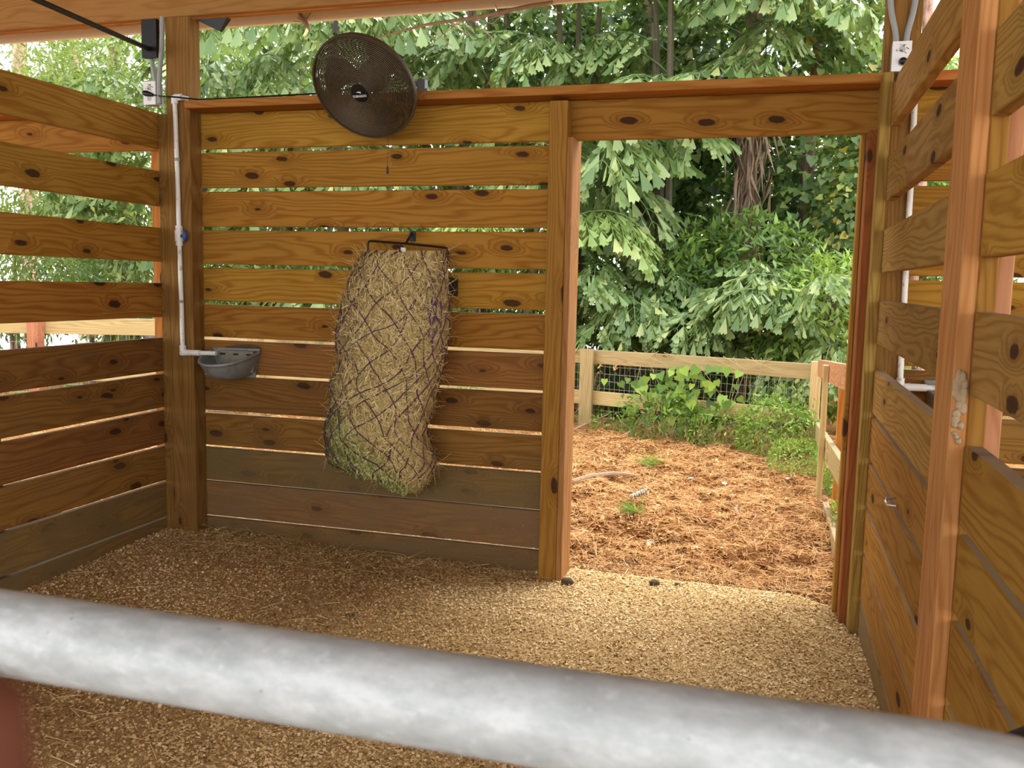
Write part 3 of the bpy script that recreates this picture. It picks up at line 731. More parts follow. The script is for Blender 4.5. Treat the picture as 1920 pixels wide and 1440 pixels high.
mb = MB().tube([(-1.775,-.012,1.69),(-1.775,-.05,1.665),(-1.775,-.085,1.64)], .006, 6); mb.box((-1.79,-.012,1.65), (-1.76,-.003,1.70)); mb.build('hook', BLACK, hn)
MB().add([(-1.80,-.098,1.615),(-1.775,-.098,1.613),(-1.765,-.112,1.565),(-1.79,-.112,1.567),(-1.80,-.094,1.615),(-1.775,-.094,1.613),(-1.765,-.108,1.565),(-1.79,-.108,1.567)], [(0,3,2,1),(4,5,6,7),(0,1,5,4),(1,2,6,5),(2,3,7,6),(3,0,4,7)]).build('tag', WHITE, hn, False)

# ---- gate in the foreground
gt = empty('gate', (-.9, -3.9, .1)); tag(gt, 'galvanised steel pipe gate across the front of the stall', 'gate')
RP = .0242; x1, x0, zt, zb, rb = .085+.13, -2.4, 1.238, .22, .13
pts = []
def arc(cx, cz, a0, a1, n=9): return [(cx+rb*math.cos(a0+(a1-a0)*k/n), -3.9, cz+rb*math.sin(a0+(a1-a0)*k/n)) for k in range(n+1)]
pts += arc(x1-rb, zt-rb, math.pi/2, 0) + arc(x1-rb, zb+rb, 0, -math.pi/2) + arc(x0+rb, zb+rb, -math.pi/2, -math.pi) + arc(x0+rb, zt-rb, math.pi, math.pi/2)
full = []
for i in range(len(pts)):
    a = Vector(pts[i]); b = Vector(pts[(i+1) % len(pts)]); full.append(a)
    if (b-a).length > .4:
        for q in range(1, 10): full.append(a.lerp(b, q/10))
MB().tube(full, RP, 20, closed=True).build('frame', GALV, gt)
for zz in (.47, .72, .97): MB().tube([(x0+RP*.5,-3.9,zz),(x1-RP*.5,-3.9,zz)], .02, 12).build('rail', GALV, gt)
MB().tube([(-1.1,-3.9,zb),(-1.1,-3.9,.97)], .02, 12).build('upright', GALV, gt)
# black rubber pad beside the gate end
mb = MB().tube([(.255,-3.255,.948),(.30,-3.23,.953),(.36,-3.19,.956),(.425,-3.15,.956)], [.014,.020,.021,.020], 12)
o = mb.build('rubber_strap', plain('black_rubber', (.018,.019,.022), .7)); tag(o, 'black rubber strap on the right wall beside the gate', 'strap')

# ---- things on the right wall
mb = MB(); rr = random.Random(3)
for k in range(26):
    z = 1.27-.15*k/25+rr.uniform(-.01,.01); w = .018*(1-k/40)
    mb.sphere((.400+rr.uniform(-.006,.008), -2.134, z), (w*rr.uniform(.4,.9), .007, w*rr.uniform(.5,1.1)), 7, 5)
o = mb.build('mud_nest', MUD); tag(o, 'pale dried mud wasp nest stuck on the right wall stud', 'mud nest')
mb = MB().tube([(.418,-1.10,.765),(.39,-1.11,.762),(.385,-1.13,.755),(.39,-1.15,.75),(.415,-1.155,.75)], .005, 8)
o = mb.build('screw_eye', plain('steel', (.6,.6,.6), .35, .9)); tag(o, 'small steel screw eye on the right wall', 'hook')
# ================================================================== OUTSIDE: fences
def wires(parent, a, b, z0, z1, dv, dh, r=.0014):
    a = Vector(a); b = Vector(b); L = (b-a).length; mb = MB(); n = int(L/dv)
    for i in range(n+1):
        p = a.lerp(b, i/n); mb.tube([(p.x,p.y,z0),(p.x,p.y,z1)], r, 3, cap=False)
    k = int((z1-z0)/dh)
    for j in range(k+1):
        z = z0+(z1-z0)*j/k; mb.tube([(a.x,a.y,z),(b.x,b.y,z)], r, 3, cap=False)
    mb.build('wire_mesh', plain('fence_wire', (.55,.56,.55), .4, .6) if 'fence_wire' not in bpy.data.materials else bpy.data.materials['fence_wire'], parent)
fb = empty('paddock_fence', (-1.8, 4.76, 0)); tag(fb, 'wooden rail and wire fence at the back of the paddock', 'fence', 'paddock fences')
PF = [(.385, 4.10), (-1.815, 4.76), (-4.15, 4.80), (-6.5, 4.86)]
for x, y in PF[1:]: vpost(fb, 'post', x-.066, x+.066, y-.045, y+.045, -.15, .80, WOODF)
vpost(fb, 'post', .33, .42, 4.06, 4.15, -.15, .82, WOODF)
for (a, b) in zip(PF[:-1], PF[1:]):
    d = (Vector(b)-Vector(a)).normalized(); o_ = Vector((d.y, -d.x))*(.066)
    if o_.y < 0: o_ = -o_
    a2 = Vector(a)+o_; b2 = Vector(b)+o_
    for zc, w in ((.72, .14), (.30, .14)):
        board(fb, 'rail', (a2.x, a2.y, zc), (b2.x, b2.y, zc), w, .038, WOODF, bow=.008)
    wires(fb, (a2.x, a2.y+.03, 0), (b2.x, b2.y+.03, 0), .02, .70, .055, .075)
fs = empty('paddock_fence', (.4, 2.3, 0)); tag(fs, 'wooden rail fence running back from the right door jamb', 'fence', 'paddock fences')
vpost(fs, 'post', .342, .379, 2.27, 2.37, -.25, .93, WOODF)
vpost(fs, 'post', .425, .525, 1.86, 1.96, -.25, .95, WOODO)
for za, zb_, mt in ((.775, 1.03, WOODP), (.235, .50, WOODF), (-.16, .035, WOODF)):
    board(fs, 'rail', (.4, 3.95, za), (.4, .16, zb_), .145, .038, mt, bow=.004)
fl_ = empty('paddock_fence', (-7.3, 3.47, 0)); tag(fl_, 'sunlit wooden fence seen through the gaps of the left wall', 'fence', 'paddock fences')
d = Vector((1.407, .513)).normalized(); p0 = Vector((-7.328, 3.469))
a = p0-d*4.5; b = p0+d*3.6
board(fl_, 'rail', (a.x, a.y, .89), (b.x, b.y, .89), .14, .038, WOODF); board(fl_, 'rail', (a.x, a.y, .40), (b.x, b.y, .40), .14, .038, WOODF)
board(fl_, 'top_board', (a.x, a.y+.05, .975), (b.x, b.y+.05, .975), .12, .03, WOODF, wdir=(0,1,0))
for q in (-4.4, -2.2, -.05, 2.2): p = p0+d*q; vpost(fl_, 'post', p.x-.07, p.x+.07, p.y-.12, p.y-.025, -.15, .97, WOODP if abs(q) < 1 else WOODF)
wires(fl_, (a.x, a.y+.04, 0), (b.x, b.y+.04, 0), .02, .82, .08, .08, .0018)

# ================================================================== foliage
WEDGE_V = [(0,0,0),(-.16,.45,.03),(.16,.45,.03),(0,.5,-.03),(-.30,.86,.02),(-.17,.97,.0),(-.08,.88,-.02),(.05,1.02,-.03),(.14,.9,-.01),(.30,.93,.02)]
WEDGE_F = [(0,3,1),(0,2,3),(1,3,6),(1,6,5),(1,5,4),(3,7,6),(3,8,7),(3,2,8),(2,9,8)]
HEART_V = [(0,0,0),(-.42,-.08,.06),(-.5,.3,.08),(0,.35,-.04),(.5,.3,.08),(.42,-.08,.06),(0,1,-.05)]
HEART_F = [(0,3,1),(1,3,2),(2,3,6),(3,4,6),(3,5,4),(0,5,3)]
LANCE_V = [(0,0,0),(-.17,.4,.05),(0,.45,-.02),(.17,.4,.05),(0,1,-.08)]
LANCE_F = [(0,2,1),(0,3,2),(1,2,4),(2,3,4)]
def frond(seed, L=1.9, droop=1.15, leaf=.19, npin=8, gap=1.0):
    rg = np.random.default_rng(seed); n = 26; p = np.zeros(3); ang = .95; pts = []
    for i in range(n):
        pts.append(p.copy()); ang -= droop*2.0/n*(.5+i/n); p = p+np.array([0, math.cos(ang), math.sin(ang)])*L/n
    pts = np.array(pts); Ps, Ds, Ns, Ss = [], [], [], []; stems = MB()
    stems.tube([tuple(q) for q in pts[::3]], [.014*(1-.8*k/9) for k in range(len(pts[::3]))], 5)
    for k in range(npin):
        t = .22+.78*(k+.5)/npin; c = pts[int(t*(n-1))]; tg = pts[min(n-1, int(t*(n-1))+1)]-pts[max(0, int(t*(n-1))-1)]; tg /= np.linalg.norm(tg)
        for s in (-1, 1):
            pl = .62*math.sin(math.pi*(.25+.62*t))*rg.uniform(.85,1.15)*L/1.9; dr = np.array([s*1.0, 0, 0])*gap+tg*.75; dr /= np.linalg.norm(dr)
            q = c.copy(); st = [tuple(q)]; m = 8
            for j in range(m):
                dr = dr+np.array([0,0,-.14]); dr /= np.linalg.norm(dr); q = q+dr*pl/m; st.append(tuple(q))
                if j < 1: continue
                sd_ = np.cross(dr, [0,0,1.]); sd_ /= np.linalg.norm(sd_)+1e-6
                for w in (-1, 1):
                    dd = dr*.8+sd_*w*.62+np.array([0,0,-.5])+rg.normal(0,.13,3); Ps.append(q+rg.normal(0,.006,3)); Ds.append(dd); Ns.append(np.array([0,0,1.])+rg.normal(0,.3,3)+sd_*w*.3)
                    Ss.append(leaf*rg.uniform(.7,1.15)*(1-.25*j/m))
            Ps.append(q); Ds.append(dr); Ns.append(np.array([0,0,1.])); Ss.append(leaf*1.2)
            stems.tube(st[::2], .004, 3, cap=False)
    N = len(Ps); s = np.array(Ss); S3 = np.stack([s*.85, s, s], 1)
    V, F, v = scatter(WEDGE_V, np.array(WEDGE_F), np.array(Ps), frames(np.array(Ds), np.array(Ns)), S3, np.clip(rg.normal(.5,.2,N),0,1))
    sv = np.array(stems.v); sf = []
    for f in stems.f:
        for q in range(1, len(f)-1): sf.append((f[0], f[q], f[q+1]))
    V2 = np.concatenate([V, sv]); F2 = np.concatenate([F, np.array(sf)+len(V)])
    return npmesh('frond', V2, F2, False, np.concatenate([v, np.full(len(sv), .45)]))
FR = [frond(100+i, 1.9, dp, .20, 8) for i, dp in enumerate((.9, 1.15, 1.35, 1.0))]
FRY = [frond(200+i, 1.75, dp, .17, 10, 1.1) for i, dp in enumerate((1.25, 1.4))]
for me in FR: me.materials.append(PALM)
for me in FRY: me.materials.append(PALMY)
def palm(x, y, h, nf, label, seed, zlo=.6, bright=False, group='fishtail palms behind the fence', sc=(.8,1.2), face=True):
    rr = random.Random(seed); pa = empty('fishtail_palm', (x, y, 0)); tag(pa, label, 'palm', group)
    for k in range(3):
        ox, oy = rr.uniform(-.25,.25), rr.uniform(-.2,.2)
        MB().tube([(x+ox*.5,y+oy*.5,-.1),(x+ox,y+oy,h*.5),(x+ox*1.6,y+oy*1.4,h*rr.uniform(.8,1))], [.06,.05,.03], 7).build('stem', PSTEM, pa)
    for k in range(nf):
        f = bpy.data.objects.new('frond', rr.choice(FRY if bright else FR)); COL.objects.link(f); f.parent = pa
        z = zlo+(h-zlo)*(k+.5)/nf
        az = rr.uniform(0, 2*math.pi) if not face else rr.uniform(math.pi*.45, math.pi*1.55)   # mostly leaning toward the light over the paddock
        f.location = (rr.uniform(-.2,.2), rr.uniform(-.2,.2), z); f.rotation_euler = (rr.uniform(-.25,.25), rr.uniform(-.3,.3), az)
        s = rr.uniform(*sc); f.scale = (s, s, s)
    return pa
palm(-9.6, 7.6, 5.2, 13, 'fishtail palm at far left behind the left wall', 1)
palm(-8.0, 6.7, 4.8, 14, 'fishtail palm rising just right of the left corner post', 2)
palm(-6.5, 6.9, 5.2, 14, 'pale fishtail palm left of the fan', 3)
palm(-5.2, 6.5, 5.0, 14, 'fishtail palm directly behind the fan', 4)
palm(-3.9, 7.4, 5.6, 12, 'fishtail palm behind the hay net wall', 5, zlo=1.5)
palm(-2.5, 7.0, 5.6, 14, 'fishtail palm above the door post', 6, zlo=1.2)
palm(-1.2, 6.8, 5.6, 13, 'fishtail palm hanging over the door header', 7, zlo=2.6)
palm(-1.7, 5.9, 1.6, 9, 'low dark fishtail palm behind the fence post', 8, zlo=.5, sc=(.6,.85))
palm(-.6, 5.9, 1.5, 9, 'low fishtail palm in the middle of the doorway view', 9, zlo=.4, sc=(.55,.85))
palm(.45, 5.6, 1.5, 9, 'light green low fishtail palm at right of the doorway view', 10, zlo=.3, sc=(.5,.75))
palm(-.35, 7.7, 5.0, 8, 'tall fishtail palm at right beyond the doorway', 11, zlo=3.2)
# the big bright frond arching in at the left of the doorway
pb = empty('fishtail_palm', (-2.75, 5.7, 0)); tag(pb, 'fishtail palm with one large bright green frond at the left of the doorway', 'palm', 'fishtail palms behind the fence')
MB().tube([(-2.75,5.7,-.1),(-2.7,5.7,1.2),(-2.6,5.68,2.2)], [.06,.05,.03], 7).build('stem', PSTEM, pb)
for k, (rx, ry, az, s, dz) in enumerate(((.1,.0,-1.75,1.05,1.75), (-.05,.2,-1.3,.9,1.95), (.0,.0,2.4,1.0,1.8))):
    f = bpy.data.objects.new('frond', FRY[k % 2]); COL.objects.link(f); f.parent = pb; f.location = (.1, 0, dz); f.rotation_euler = (rx, ry, az); f.scale = (s,)*3

def blob_leaves(n, c, r, leaf, tv, tf, seed, var=(.45,.22), hang=.5, shell=.25, noise=.35):
    rg = np.random.default_rng(seed); d = rdir(n, -1, 1, rg)
    nz = fbm(d[:,0]*2.5+seed*3.1+5, d[:,2]*2.5+d[:,1]*1.7+9, seed)
    rad = (1-noise+noise*2*nz)*(1-shell*rg.random(n)**1.5)
    P = np.array(c)+d*rad[:,None]*np.array(r)
    dd = d*.7+rdir(n, -1, 1, rg)*.8+np.array([0,0,-hang]); nn = d+rdir(n, -1, 1, rg)*.6+np.array([0,0,.5])
    s = leaf*rg.uniform(.6,1.25,n); S3 = np.stack([s,s,s],1)
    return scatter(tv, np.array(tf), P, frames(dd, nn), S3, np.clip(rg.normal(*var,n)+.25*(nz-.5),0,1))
def tree(name, label, cat, trunk, blobs, mat, group, trad=.12, bark=None, kind=(HEART_V, HEART_F)):
    t = empty(name, trunk[0]); tag(t, label, cat, group)
    m = len(trunk); MB().tube(trunk, [trad*(1-.6*k/(m-1)) for k in range(m)], 9).build('trunk', bark or BARK, t)
    parts = [blob_leaves(*b[:4], kind[0], kind[1], *b[4:]) for b in blobs]
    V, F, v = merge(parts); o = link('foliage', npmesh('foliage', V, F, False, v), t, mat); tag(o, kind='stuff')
    return t
G1 = 'vine covered trees behind the paddock'; G2 = 'trees of the dense background'; G3 = 'bushes along the paddock'
H_ = (HEART_V, HEART_F); L_ = (LANCE_V, LANCE_F)
tree('vine_tree', 'vine covered tree trunk at right of the doorway view', 'tree', [(.35,7.9,-.1),(.3,7.9,3),(.4,8,6)],
     [(3400,(.45,7.8,3.4),(.85,.7,2.6),.11,301,(.5,.22)), (1300,(.55,7.9,5.5),(.6,.7,1.5),.11,302,(.75,.2)), (1300,(.85,7.4,2.3),(.55,.5,1.0),.09,306,(.72,.2))], VINE, G1)
tree('vine_tree', 'vine draped tree in the middle above the door header', 'tree', [(-1.9,8.4,-.1),(-1.8,8.4,3),(-1.9,8.4,7)],
     [(4600,(-1.6,8.2,4.4),(1.3,.7,2.2),.12,303,(.35,.2)), (2800,(-.6,8.2,2.6),(.8,.6,1.6),.11,304,(.42,.2))], VINE, G1)
tree('vine_tree', 'vine draped tree right of the fan', 'tree', [(-4.3,8.2,-.1),(-4.4,8.2,3),(-4.2,8.2,7)],
     [(3000,(-4.2,8.0,4.3),(1.4,.7,1.9),.11,305,(.35,.2)), (1500,(-3.0,7.8,4.0),(.8,.5,1.5),.10,307,(.45,.22))], VINE, G1)
tree('oak_tree', 'yellowing leafy tree at the upper right beyond the doorway', 'tree', [(1.9,9.3,-.1),(1.8,9.3,3),(1.9,9.3,5)],
     [(3600,(1.65,9.2,3.2),(1.1,.9,1.6),.10,310,(.85,.16)), (2200,(1.5,8.8,2.0),(1.0,.8,1.2),.10,311,(.6,.25))], SHRUB, G2)
bx_ = [(-13,11.5,4),(-10.5,12,3.6),(-8.2,10.5,3.2),(-6,10.2,3.6),(-4,10.6,3.6),(-2,10.4,3.4),(0,10.8,3.4),(1.6,11.3,2.6)]
names = ['far dense tree behind the left roof beam', 'far dense tree left of the left corner post', 'far dense tree behind the left palms', 'far dense tree behind the fan',
         'far dense tree right of the fan', 'far dense tree above the door post', 'far dense tree behind the doorway', 'far dense tree at the far right of the doorway']
for i, (x, y, z) in enumerate(bx_):
    lg = i in (0, 1)
    tree('background_tree', names[i], 'tree', [(x,y,-.1),(x,y,z),(x,y,z+2)], [(7500 if lg else 4600,(x,y,z),(1.9 if lg else 1.7,1.0,z*.95),.22,320+i,(.62 if lg else .28,.2)), (1300,(x+.8,y-.5,1.3),(1.4,.7,1.4),.17,340+i,(.5 if lg else .35,.2))],
         BRIGHT if lg else VINE, G2, .16, None, L_)
# light feathery bushes at the left, behind the left wall
tree('bush', 'bright yellow-green bush behind the left corner post', 'bush', [(-8.6,5.6,-.1),(-8.6,5.6,1.2)], [(4200,(-8.6,5.7,2.6),(1.5,.9,2.1),.11,360,(.62,.22))], BRIGHT, G3, .05, None, L_)
tree('bush', 'pale feathery bush seen over the left wall', 'bush', [(-10.6,6.4,-.1),(-10.6,6.4,2)], [(7000,(-10.6,6.6,3.4),(1.7,1.0,2.8),.12,361,(.6,.25))], BRIGHT, G3, .05, None, L_)
tree('bush', 'dark green shrub seen between the left wall boards', 'bush', [(-9.2,4.9,-.1),(-9.2,4.9,1)], [(3800,(-9.6,5.0,1.35),(1.9,.6,.85),.09,362,(.35,.22))], SHRUB, G3, .04, None, L_)
tree('bush', 'leafy shrub behind the back fence at left', 'bush', [(-5.8,5.7,-.1),(-5.8,5.7,.8)], [(3600,(-5.6,5.7,1.0),(1.9,.5,1.0),.10,363,(.5,.25))], SHRUB, G3, .04, None, L_)
tree('bush', 'leafy shrub behind the hay net', 'bush', [(-3.4,5.8,-.1),(-3.4,5.8,.8)], [(3000,(-3.4,5.8,1.2),(1.2,.5,1.2),.10,364,(.45,.25))], SHRUB, G3, .04, None, L_)
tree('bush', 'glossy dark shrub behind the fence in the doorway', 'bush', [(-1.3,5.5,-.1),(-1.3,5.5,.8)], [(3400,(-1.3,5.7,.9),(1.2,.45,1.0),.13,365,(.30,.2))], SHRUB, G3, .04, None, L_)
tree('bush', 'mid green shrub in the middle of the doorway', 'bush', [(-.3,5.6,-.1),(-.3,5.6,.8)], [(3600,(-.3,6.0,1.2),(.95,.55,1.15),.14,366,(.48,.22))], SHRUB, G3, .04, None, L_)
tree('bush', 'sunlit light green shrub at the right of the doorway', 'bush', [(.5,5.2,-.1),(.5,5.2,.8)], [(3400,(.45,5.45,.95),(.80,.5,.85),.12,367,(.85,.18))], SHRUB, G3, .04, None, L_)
# shrubs screening the far right and the left ends
tree('bush', 'tall hedge shrub behind the right wall', 'bush', [(3.0,7,-.1),(3,7,2)], [(2600,(3.2,7,1.8),(1.6,.9,1.9),.14,368,(.5,.22))], SHRUB, G3, .05, None, L_)
# weeds at the foot of the fence
def weedpatch(label, blobs, seed):
    w = empty('weeds', (blobs[0][1][0], blobs[0][1][1], 0)); tag(w, label, 'weeds', 'weeds at the foot of the fences')
    V, F, v = merge([blob_leaves(*b[:4], LANCE_V, LANCE_F, seed+i, *b[4:]) for i, b in enumerate(blobs)])
    V[:,2] = np.maximum(V[:,2], .0); o = link('foliage', npmesh('foliage', V, F, False, v), w, WEED); tag(o, kind='stuff')
    rg = np.random.default_rng(seed); mb = MB()
    for b in blobs:
        for k in range(30):
            x = b[1][0]+rg.uniform(-1,1)*b[2][0]*.9; y = b[1][1]+rg.uniform(-.7,.7)*b[2][1]; mb.tube([(x,y,-.02),(x+rg.uniform(-.05,.05),y-.02,b[2][2]*.5),(x+rg.uniform(-.14,.14),y-.03,b[2][2]*rg.uniform(.7,1.3))], .0022, 3, cap=False)
    mb.build('stems', HAYST, w)
HAYST = plain('dry_weed_stem', (.42,.33,.16), .9, 0, .2)
weedpatch('bright weeds around the back right fence corner', [(2600,(.10,3.95,.20),(.38,.30,.30),.05,(.55,.28)), (1500,(.22,3.35,.10),(.22,.45,.14),.035,(.7,.22)), (700,(-.42,4.15,.14),(.32,.18,.22),.05,(.45,.3)), (250,(.1,4.0,.4),(.3,.2,.25),.05,(.5,.3))], 400)
weedpatch('leafy weeds in the middle of the back fence', [(420,(-.95,4.3,.2),(.40,.14,.28),.085,(.35,.3)), (450,(-.8,4.25,.12),(.5,.12,.16),.045,(.45,.3)), (300,(-1.5,4.52,.09),(.26,.10,.12),.05,(.5,.25)), (300,(-2.2,4.6,.12),(.3,.1,.18),.05,(.5,.2))], 410)
weedpatch('weeds along the back fence at left', [(1800,(-4.2,4.6,.2),(1.6,.2,.28),.07,(.55,.22)), (1500,(-7.0,4.2,.2),(1.6,.3,.3),.07,(.6,.22))], 420)
weedpatch('small weeds under the right fence rails', [(700,(.47,2.7,.12),(.08,.5,.16),.05,(.62,.2)), (300,(.45,1.5,.05),(.05,.3,.1),.04,(.6,.2))], 430)
# heart-leaved vine climbing the fence
vn = empty('fence_vine', (-.85, 4.3, 0)); tag(vn, 'bright heart-leaved vine climbing over the back fence', 'vine')
rg = np.random.default_rng(77); n = 150
P = np.stack([rg.normal(-.8,.30,n), rg.uniform(4.22,4.34,n), np.clip(rg.normal(.40,.15,n),.1,.72)],1); P[:,1] = 4.10+(P[:,0]-.385)*(-.30)-.03-rg.uniform(0,.14,n)
V, F, v = scatter(HEART_V, np.array(HEART_F), P, frames(np.stack([rg.normal(0,.35,n), rg.normal(-.35,.2,n), rg.uniform(-1.1,-.5,n)],1), np.stack([rg.normal(0,.3,n), np.full(n,-1.), rg.uniform(0,.7,n)],1)), rg.uniform(.05,.105,n)[:,None]*np.array([[1.,1.,1.]]), np.clip(rg.normal(.6,.28,n),0,1))
o = link('foliage', npmesh('foliage', V, F, False, v), vn, WEED); tag(o, kind='stuff')
mb = MB()
for k in range(12):
    x = rg.uniform(-1.5,.1); y = 4.10+(x-.385)*(-.30)-.02; mb.tube([(x,y,0),(x+rg.uniform(-.1,.1),y-.03,.35),(x+rg.uniform(-.25,.25),y-.01,.7),(x+rg.uniform(-.3,.3),y,.82)], .0025, 4, cap=False)
mb.build('stems', HAYST, vn)
# trunk with hanging dead fronds
dt = empty('dead_frond_palm', (-.35,7.0,0)); tag(dt, 'palm trunk hung with brown dead fronds in the doorway view', 'tree')
MB().tube([(-.45,7.0,-.1),(-.42,7.0,2),(-.40,7.05,5.5)], [.11,.10,.09], 9).build('trunk', BARK, dt)
rg = np.random.default_rng(8); n = 260; P = np.stack([rg.normal(-.36,.10,n), rg.normal(6.85,.08,n), rg.uniform(1.5,3.9,n)],1)
s = rg.uniform(.25,.6,n); V, F, v = scatter(LANCE_V, np.array(LANCE_F), P, frames(np.stack([rg.normal(0,.22,n), rg.normal(0,.15,n), np.full(n,-1.)],1), rdir(n,-.3,.3,rg)), np.stack([s*.16,s,s],1), np.clip(rg.normal(.5,.2,n),0,1))
o = link('dead_fronds', npmesh('dead_fronds', V, F, False, v), dt, DEAD); tag(o, kind='stuff')
# bare pine trunks
for (x, y, r, lab) in ((-16.32, 12.6, .19, 'reddish pine trunk at the far left edge over the left wall'), (-16.0, 13.9, .15, 'second reddish pine trunk at left under the roof beam'), (1.60, 8.0, .07, 'pine trunk beside the right corner post')):
    o = MB().tube([(x,y,-.1),(x+.05,y,3),(x-.05,y,6),(x,y,9)], [r,r*.95,r*.85,r*.7], 12).build('pine_tree', PINEB); tag(o, lab, 'tree', 'pine trunks')
# curved grey palm trunk seen through the left wall
o = MB().tube([(-7.3,5.2,-.1),(-7.33,5.2,.6),(-7.40,5.2,.85),(-7.68,5.2,1.2)], [.10,.09,.08,.07], 10).build('leaning_palm', plain('grey_ringed_trunk', (.22,.22,.21), .8, 0, .3)); tag(o, 'curved grey palm trunk by the fence behind the left wall', 'tree')

# ================================================================== things lying on the ground
def gz(x, y): return float(ground_h(np.array([x]), np.array([y]))[0])
def stick(name, pts, r, lab):
    o = MB().tube([(x, y, gz(x, y)+h) for x, y, h in pts], r, 8).build(name, STICK); tag(o, lab, 'stick', 'sticks in the paddock'); return o
stick('stick', [(-1.50,1.85,.02),(-1.335,1.95,.025),(-1.258,2.28,.03),(-1.133,2.5,.035),(-1.04,2.53,.03),(-.93,2.51,.02)], [.012,.018,.02,.022,.02,.012], 'thick curved dead branch lying beside the door post')
stick('stick', [(-.16,1.95,.015),(-.185,1.73,.03),(-.15,1.54,.03),(-.08,1.42,.015)], [.006,.012,.012,.007], 'small curved twig lying in the mulch at right')
stick('stick', [(-2.02,4.30,.02),(-1.80,4.45,.06),(-1.55,4.62,.18)], [.010,.010,.006], 'pale thin stick leaning at the fence post base')
def tuft(x, y, lab, n, ln, sp, seed, lean=(0,0)):
    rg = np.random.default_rng(seed); g = empty('grass_tuft', (x, y, gz(x, y))); tag(g, lab, 'grass', 'grass tufts in the mulch')
    P = np.stack([rg.normal(x,sp*.3,n), rg.normal(y,sp*.3,n), np.full(n, gz(x,y)-.005)],1)
    d = np.stack([rg.normal(lean[0],.8,n), rg.normal(lean[1],.8,n), rg.uniform(.25,.9,n)],1); s = rg.uniform(*ln, n)
    V, F, v = scatter([(-.5,0,0),(.5,0,0),(.4,.5,.12),(-.4,.5,.12),(0,1,.05)], [(0,1,2),(0,2,3),(3,2,4)], P, frames(d, rdir(n,.3,1,rg)), np.stack([np.full(n,.004),s,s],1), np.clip(rg.normal(.6,.2,n),0,1))
    o = link('blades', npmesh('blades', V, F, False, v), g, WEED); tag(o, kind='stuff')
tuft(-.89, 3.01, 'fine green grass tuft in the middle of the paddock', 260, (.06,.16), .16, 1)
tuft(-.76, 1.26, 'flattened bright green needle tuft in the mulch', 160, (.08,.18), .05, 2, (-1.2,-.1))
tuft(-.92, 2.35, 'sparse small grass sprout behind the green needle tuft', 24, (.04,.09), .06, 3)
tuft(.12, 2.2, 'tiny grass sprout near the right fence', 20, (.04,.08), .06, 4)
tuft(-1.45, 2.9, 'sparse grass sprout near the door post', 30, (.05,.1), .08, 5)
LEAF = plain('pale_dead_leaf', (.62,.56,.36), .7, 0, .2); LEAFW = plain('whitish_leaf', (.72,.70,.60), .7, 0, .12)
for i, (x, y, s, m_, lab) in enumerate([(.012,1.124,.05,LEAF,'pale yellow leaf on the mulch at right'), (-.357,.723,.05,LEAF,'pale fallen leaf near the doorway'), (-.62,.95,.11,LEAFW,'curled grey-green leaf over the dark hollow'),
        (-1.286,3.677,.05,LEAFW,'white scrap on the mulch near the fence post'), (-.55,2.62,.06,LEAFW,'whitish leaf in the middle of the paddock'), (-.30,2.55,.08,LEAFW,'pale curled leaf with stem in the paddock middle'),
        (-1.18,3.2,.06,LEAF,'narrow pale leaf behind the dead branch'), (.16,2.75,.06,LEAFW,'pale leaf near the weeds at right'), (.22,1.9,.06,WEED,'green leaf beside the right fence')]):
    mb = MB(); z = gz(x, y)+.012; a = i*1.3; ca, sa = math.cos(a), math.sin(a)
    pts = [(0,-.5,0),(-.28,-.1,.12),(0,0,.02),(.28,-.1,.1),(-.22,.3,.1),(.22,.3,.14),(0,.6,.06)]
    V = [(x+s*(px*ca-py*sa), y+s*(px*sa+py*ca), z+s*pz) for px, py, pz in pts]; V += [(a_, b_, c_-.002) for a_, b_, c_ in V]
    Fq = [(0,2,1),(0,3,2),(1,2,4),(2,3,5),(2,6,4),(2,5,6)]
    mb.add(V, Fq + [tuple(q+7 for q in f[::-1]) for f in Fq]); o = mb.build('fallen_leaf', m_); tag(o, lab, 'leaf', 'fallen leaves')
mb = MB()
for k in range(7): mb.sphere((-.853+.012*k, 1.60+.018*k, gz(-.85,1.62)+.025+.004*k), (.018,.022,.02), 8, 6)
o = mb.build('birch_log', NT('x').m); o.data.materials.clear()
t = NT('birch_bark'); co = t.node('ShaderNodeTexCoord').outputs['Object']; o.data.materials.append(t.base(t.ramp(t.noise(co, 60, 3), [(.42,(.20,.15,.11)),(.58,(.55,.50,.42))]), .9)); o.name = 'pine_cone'
tag(o, 'short whitish cone behind the green needle tuft', 'pine cone')
DUNG = plain('dark_dung', (.085,.055,.03), .95, 0, .4)
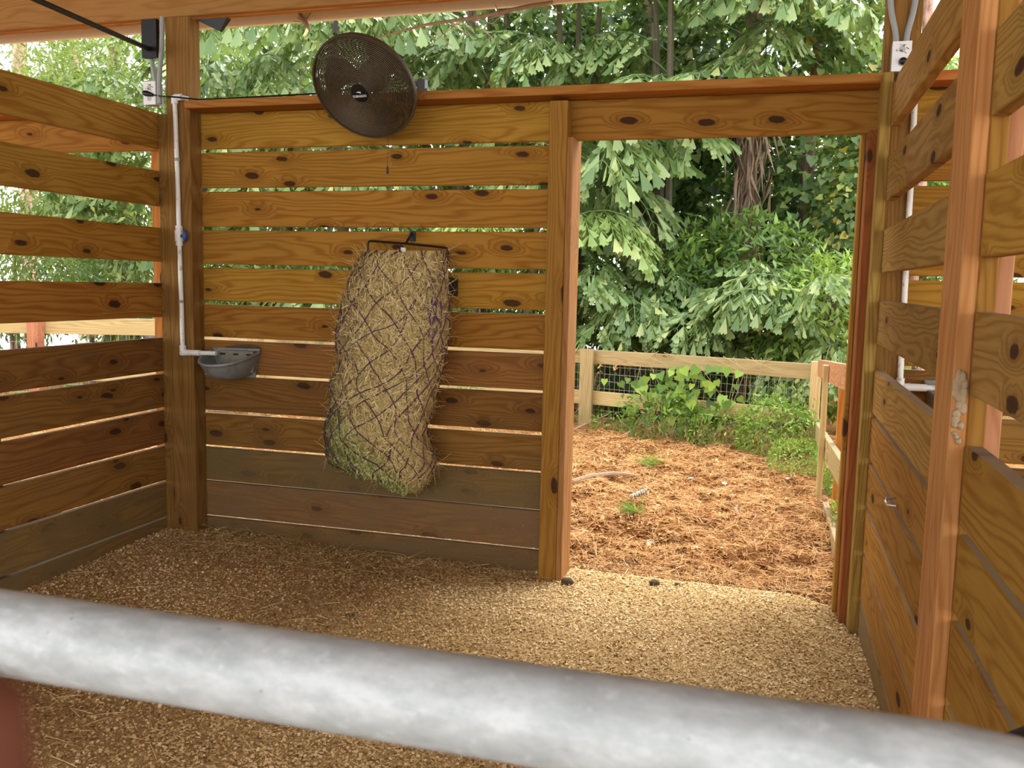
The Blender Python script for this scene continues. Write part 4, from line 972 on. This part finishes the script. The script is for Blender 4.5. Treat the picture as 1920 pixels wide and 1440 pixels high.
for x, y, s, lab, inside in ((-.497,.02,.022,'dark round dropping on the shavings in the doorway',0), (-.90,-.13,.026,'brown clod at the foot of the door post',0), (.135,.16,.02,'dark clod near the right door jamb',0), (-1.693,-.878,.013,'dark flat clump in the middle of the shavings',1), (-.39,.04,.012,'tiny dark pellet in the doorway',0)):
    z = float(floor_h(np.array([x]), np.array([y]))[0]); mb = MB()
    rr = random.Random(int(abs(x)*1000))
    for k in range(5): mb.sphere((x+rr.uniform(-.4,.4)*s*(3 if inside else 1), y+rr.uniform(-.4,.4)*s, z+s*.45), (s*(1.6 if inside else .9), s*.8, s*(.35 if inside else .7)), 8, 6)
    o = mb.build('dropping', DUNG); tag(o, lab, 'dropping', 'droppings on the shavings')
# dry vine hanging at the eave
mb = MB().tube([(-1.15,.30,2.86),(-1.27,.32,2.855),(-1.55,.33,2.82),(-1.85,.34,2.80),(-2.16,.33,2.74)], [.008,.011,.010,.007,.003], 6)
for k in range(14):
    a = random.uniform(0,1); p = Vector((-1.2-.9*a,.33,2.85-.1*a)); mb.tube([p, p+Vector((random.uniform(-.15,.15),random.uniform(-.05,.05),random.uniform(-.14,.06)))], .0025, 4)
o = mb.build('dry_branch', STICK); tag(o, 'dry bare branch hanging under the eave right of the fan', 'branch')
mb = MB().tube([(-2.60,.33,2.92),(-2.586,.33,2.885),(-2.55,.33,2.84),(-2.528,.33,2.80)], [.006,.012,.014,.004], 6)
for k in range(6): p = Vector((-2.56,.33,2.85)); mb.tube([p, p+Vector((random.uniform(-.08,.08),random.uniform(-.03,.03),random.uniform(-.05,.07)))], .002, 4)
o = mb.build('dry_branch', STICK); tag(o, 'short dead twig hanging at the eave above the fan', 'branch')

# ================================================================== the photographer's fingertip, out of focus by the lens
fg = MB(); b0 = CAM + rt*(-.0065*1.0) + up*0
def cpt(px, py, dep): return CAM + (fwd*1702.5 + rt*(px-960) - up*(py-720))*dep/1702.5
SKIN = NT('finger_skin'); _co = SKIN.node('ShaderNodeTexCoord').outputs['Object']
SKIN = SKIN.base(SKIN.mix(SKIN.noise(_co, 120, 3), (.13,.046,.027), (.17,.062,.036)), .9, 0, .05)
p = [cpt(-150,1260,.062), cpt(-152,1285,.062), cpt(-155,1330,.062), cpt(-160,1480,.063), cpt(-190,1750,.066), cpt(-260,2150,.072), cpt(-300,2400,.078)]
fg.tube(p, [.002,.0050,.0068,.0076,.0082,.0088,.0092], 20)
f = fg.build('finger', SKIN); tag(f, 'blurred reddish fingertip at the lower left corner', 'finger')
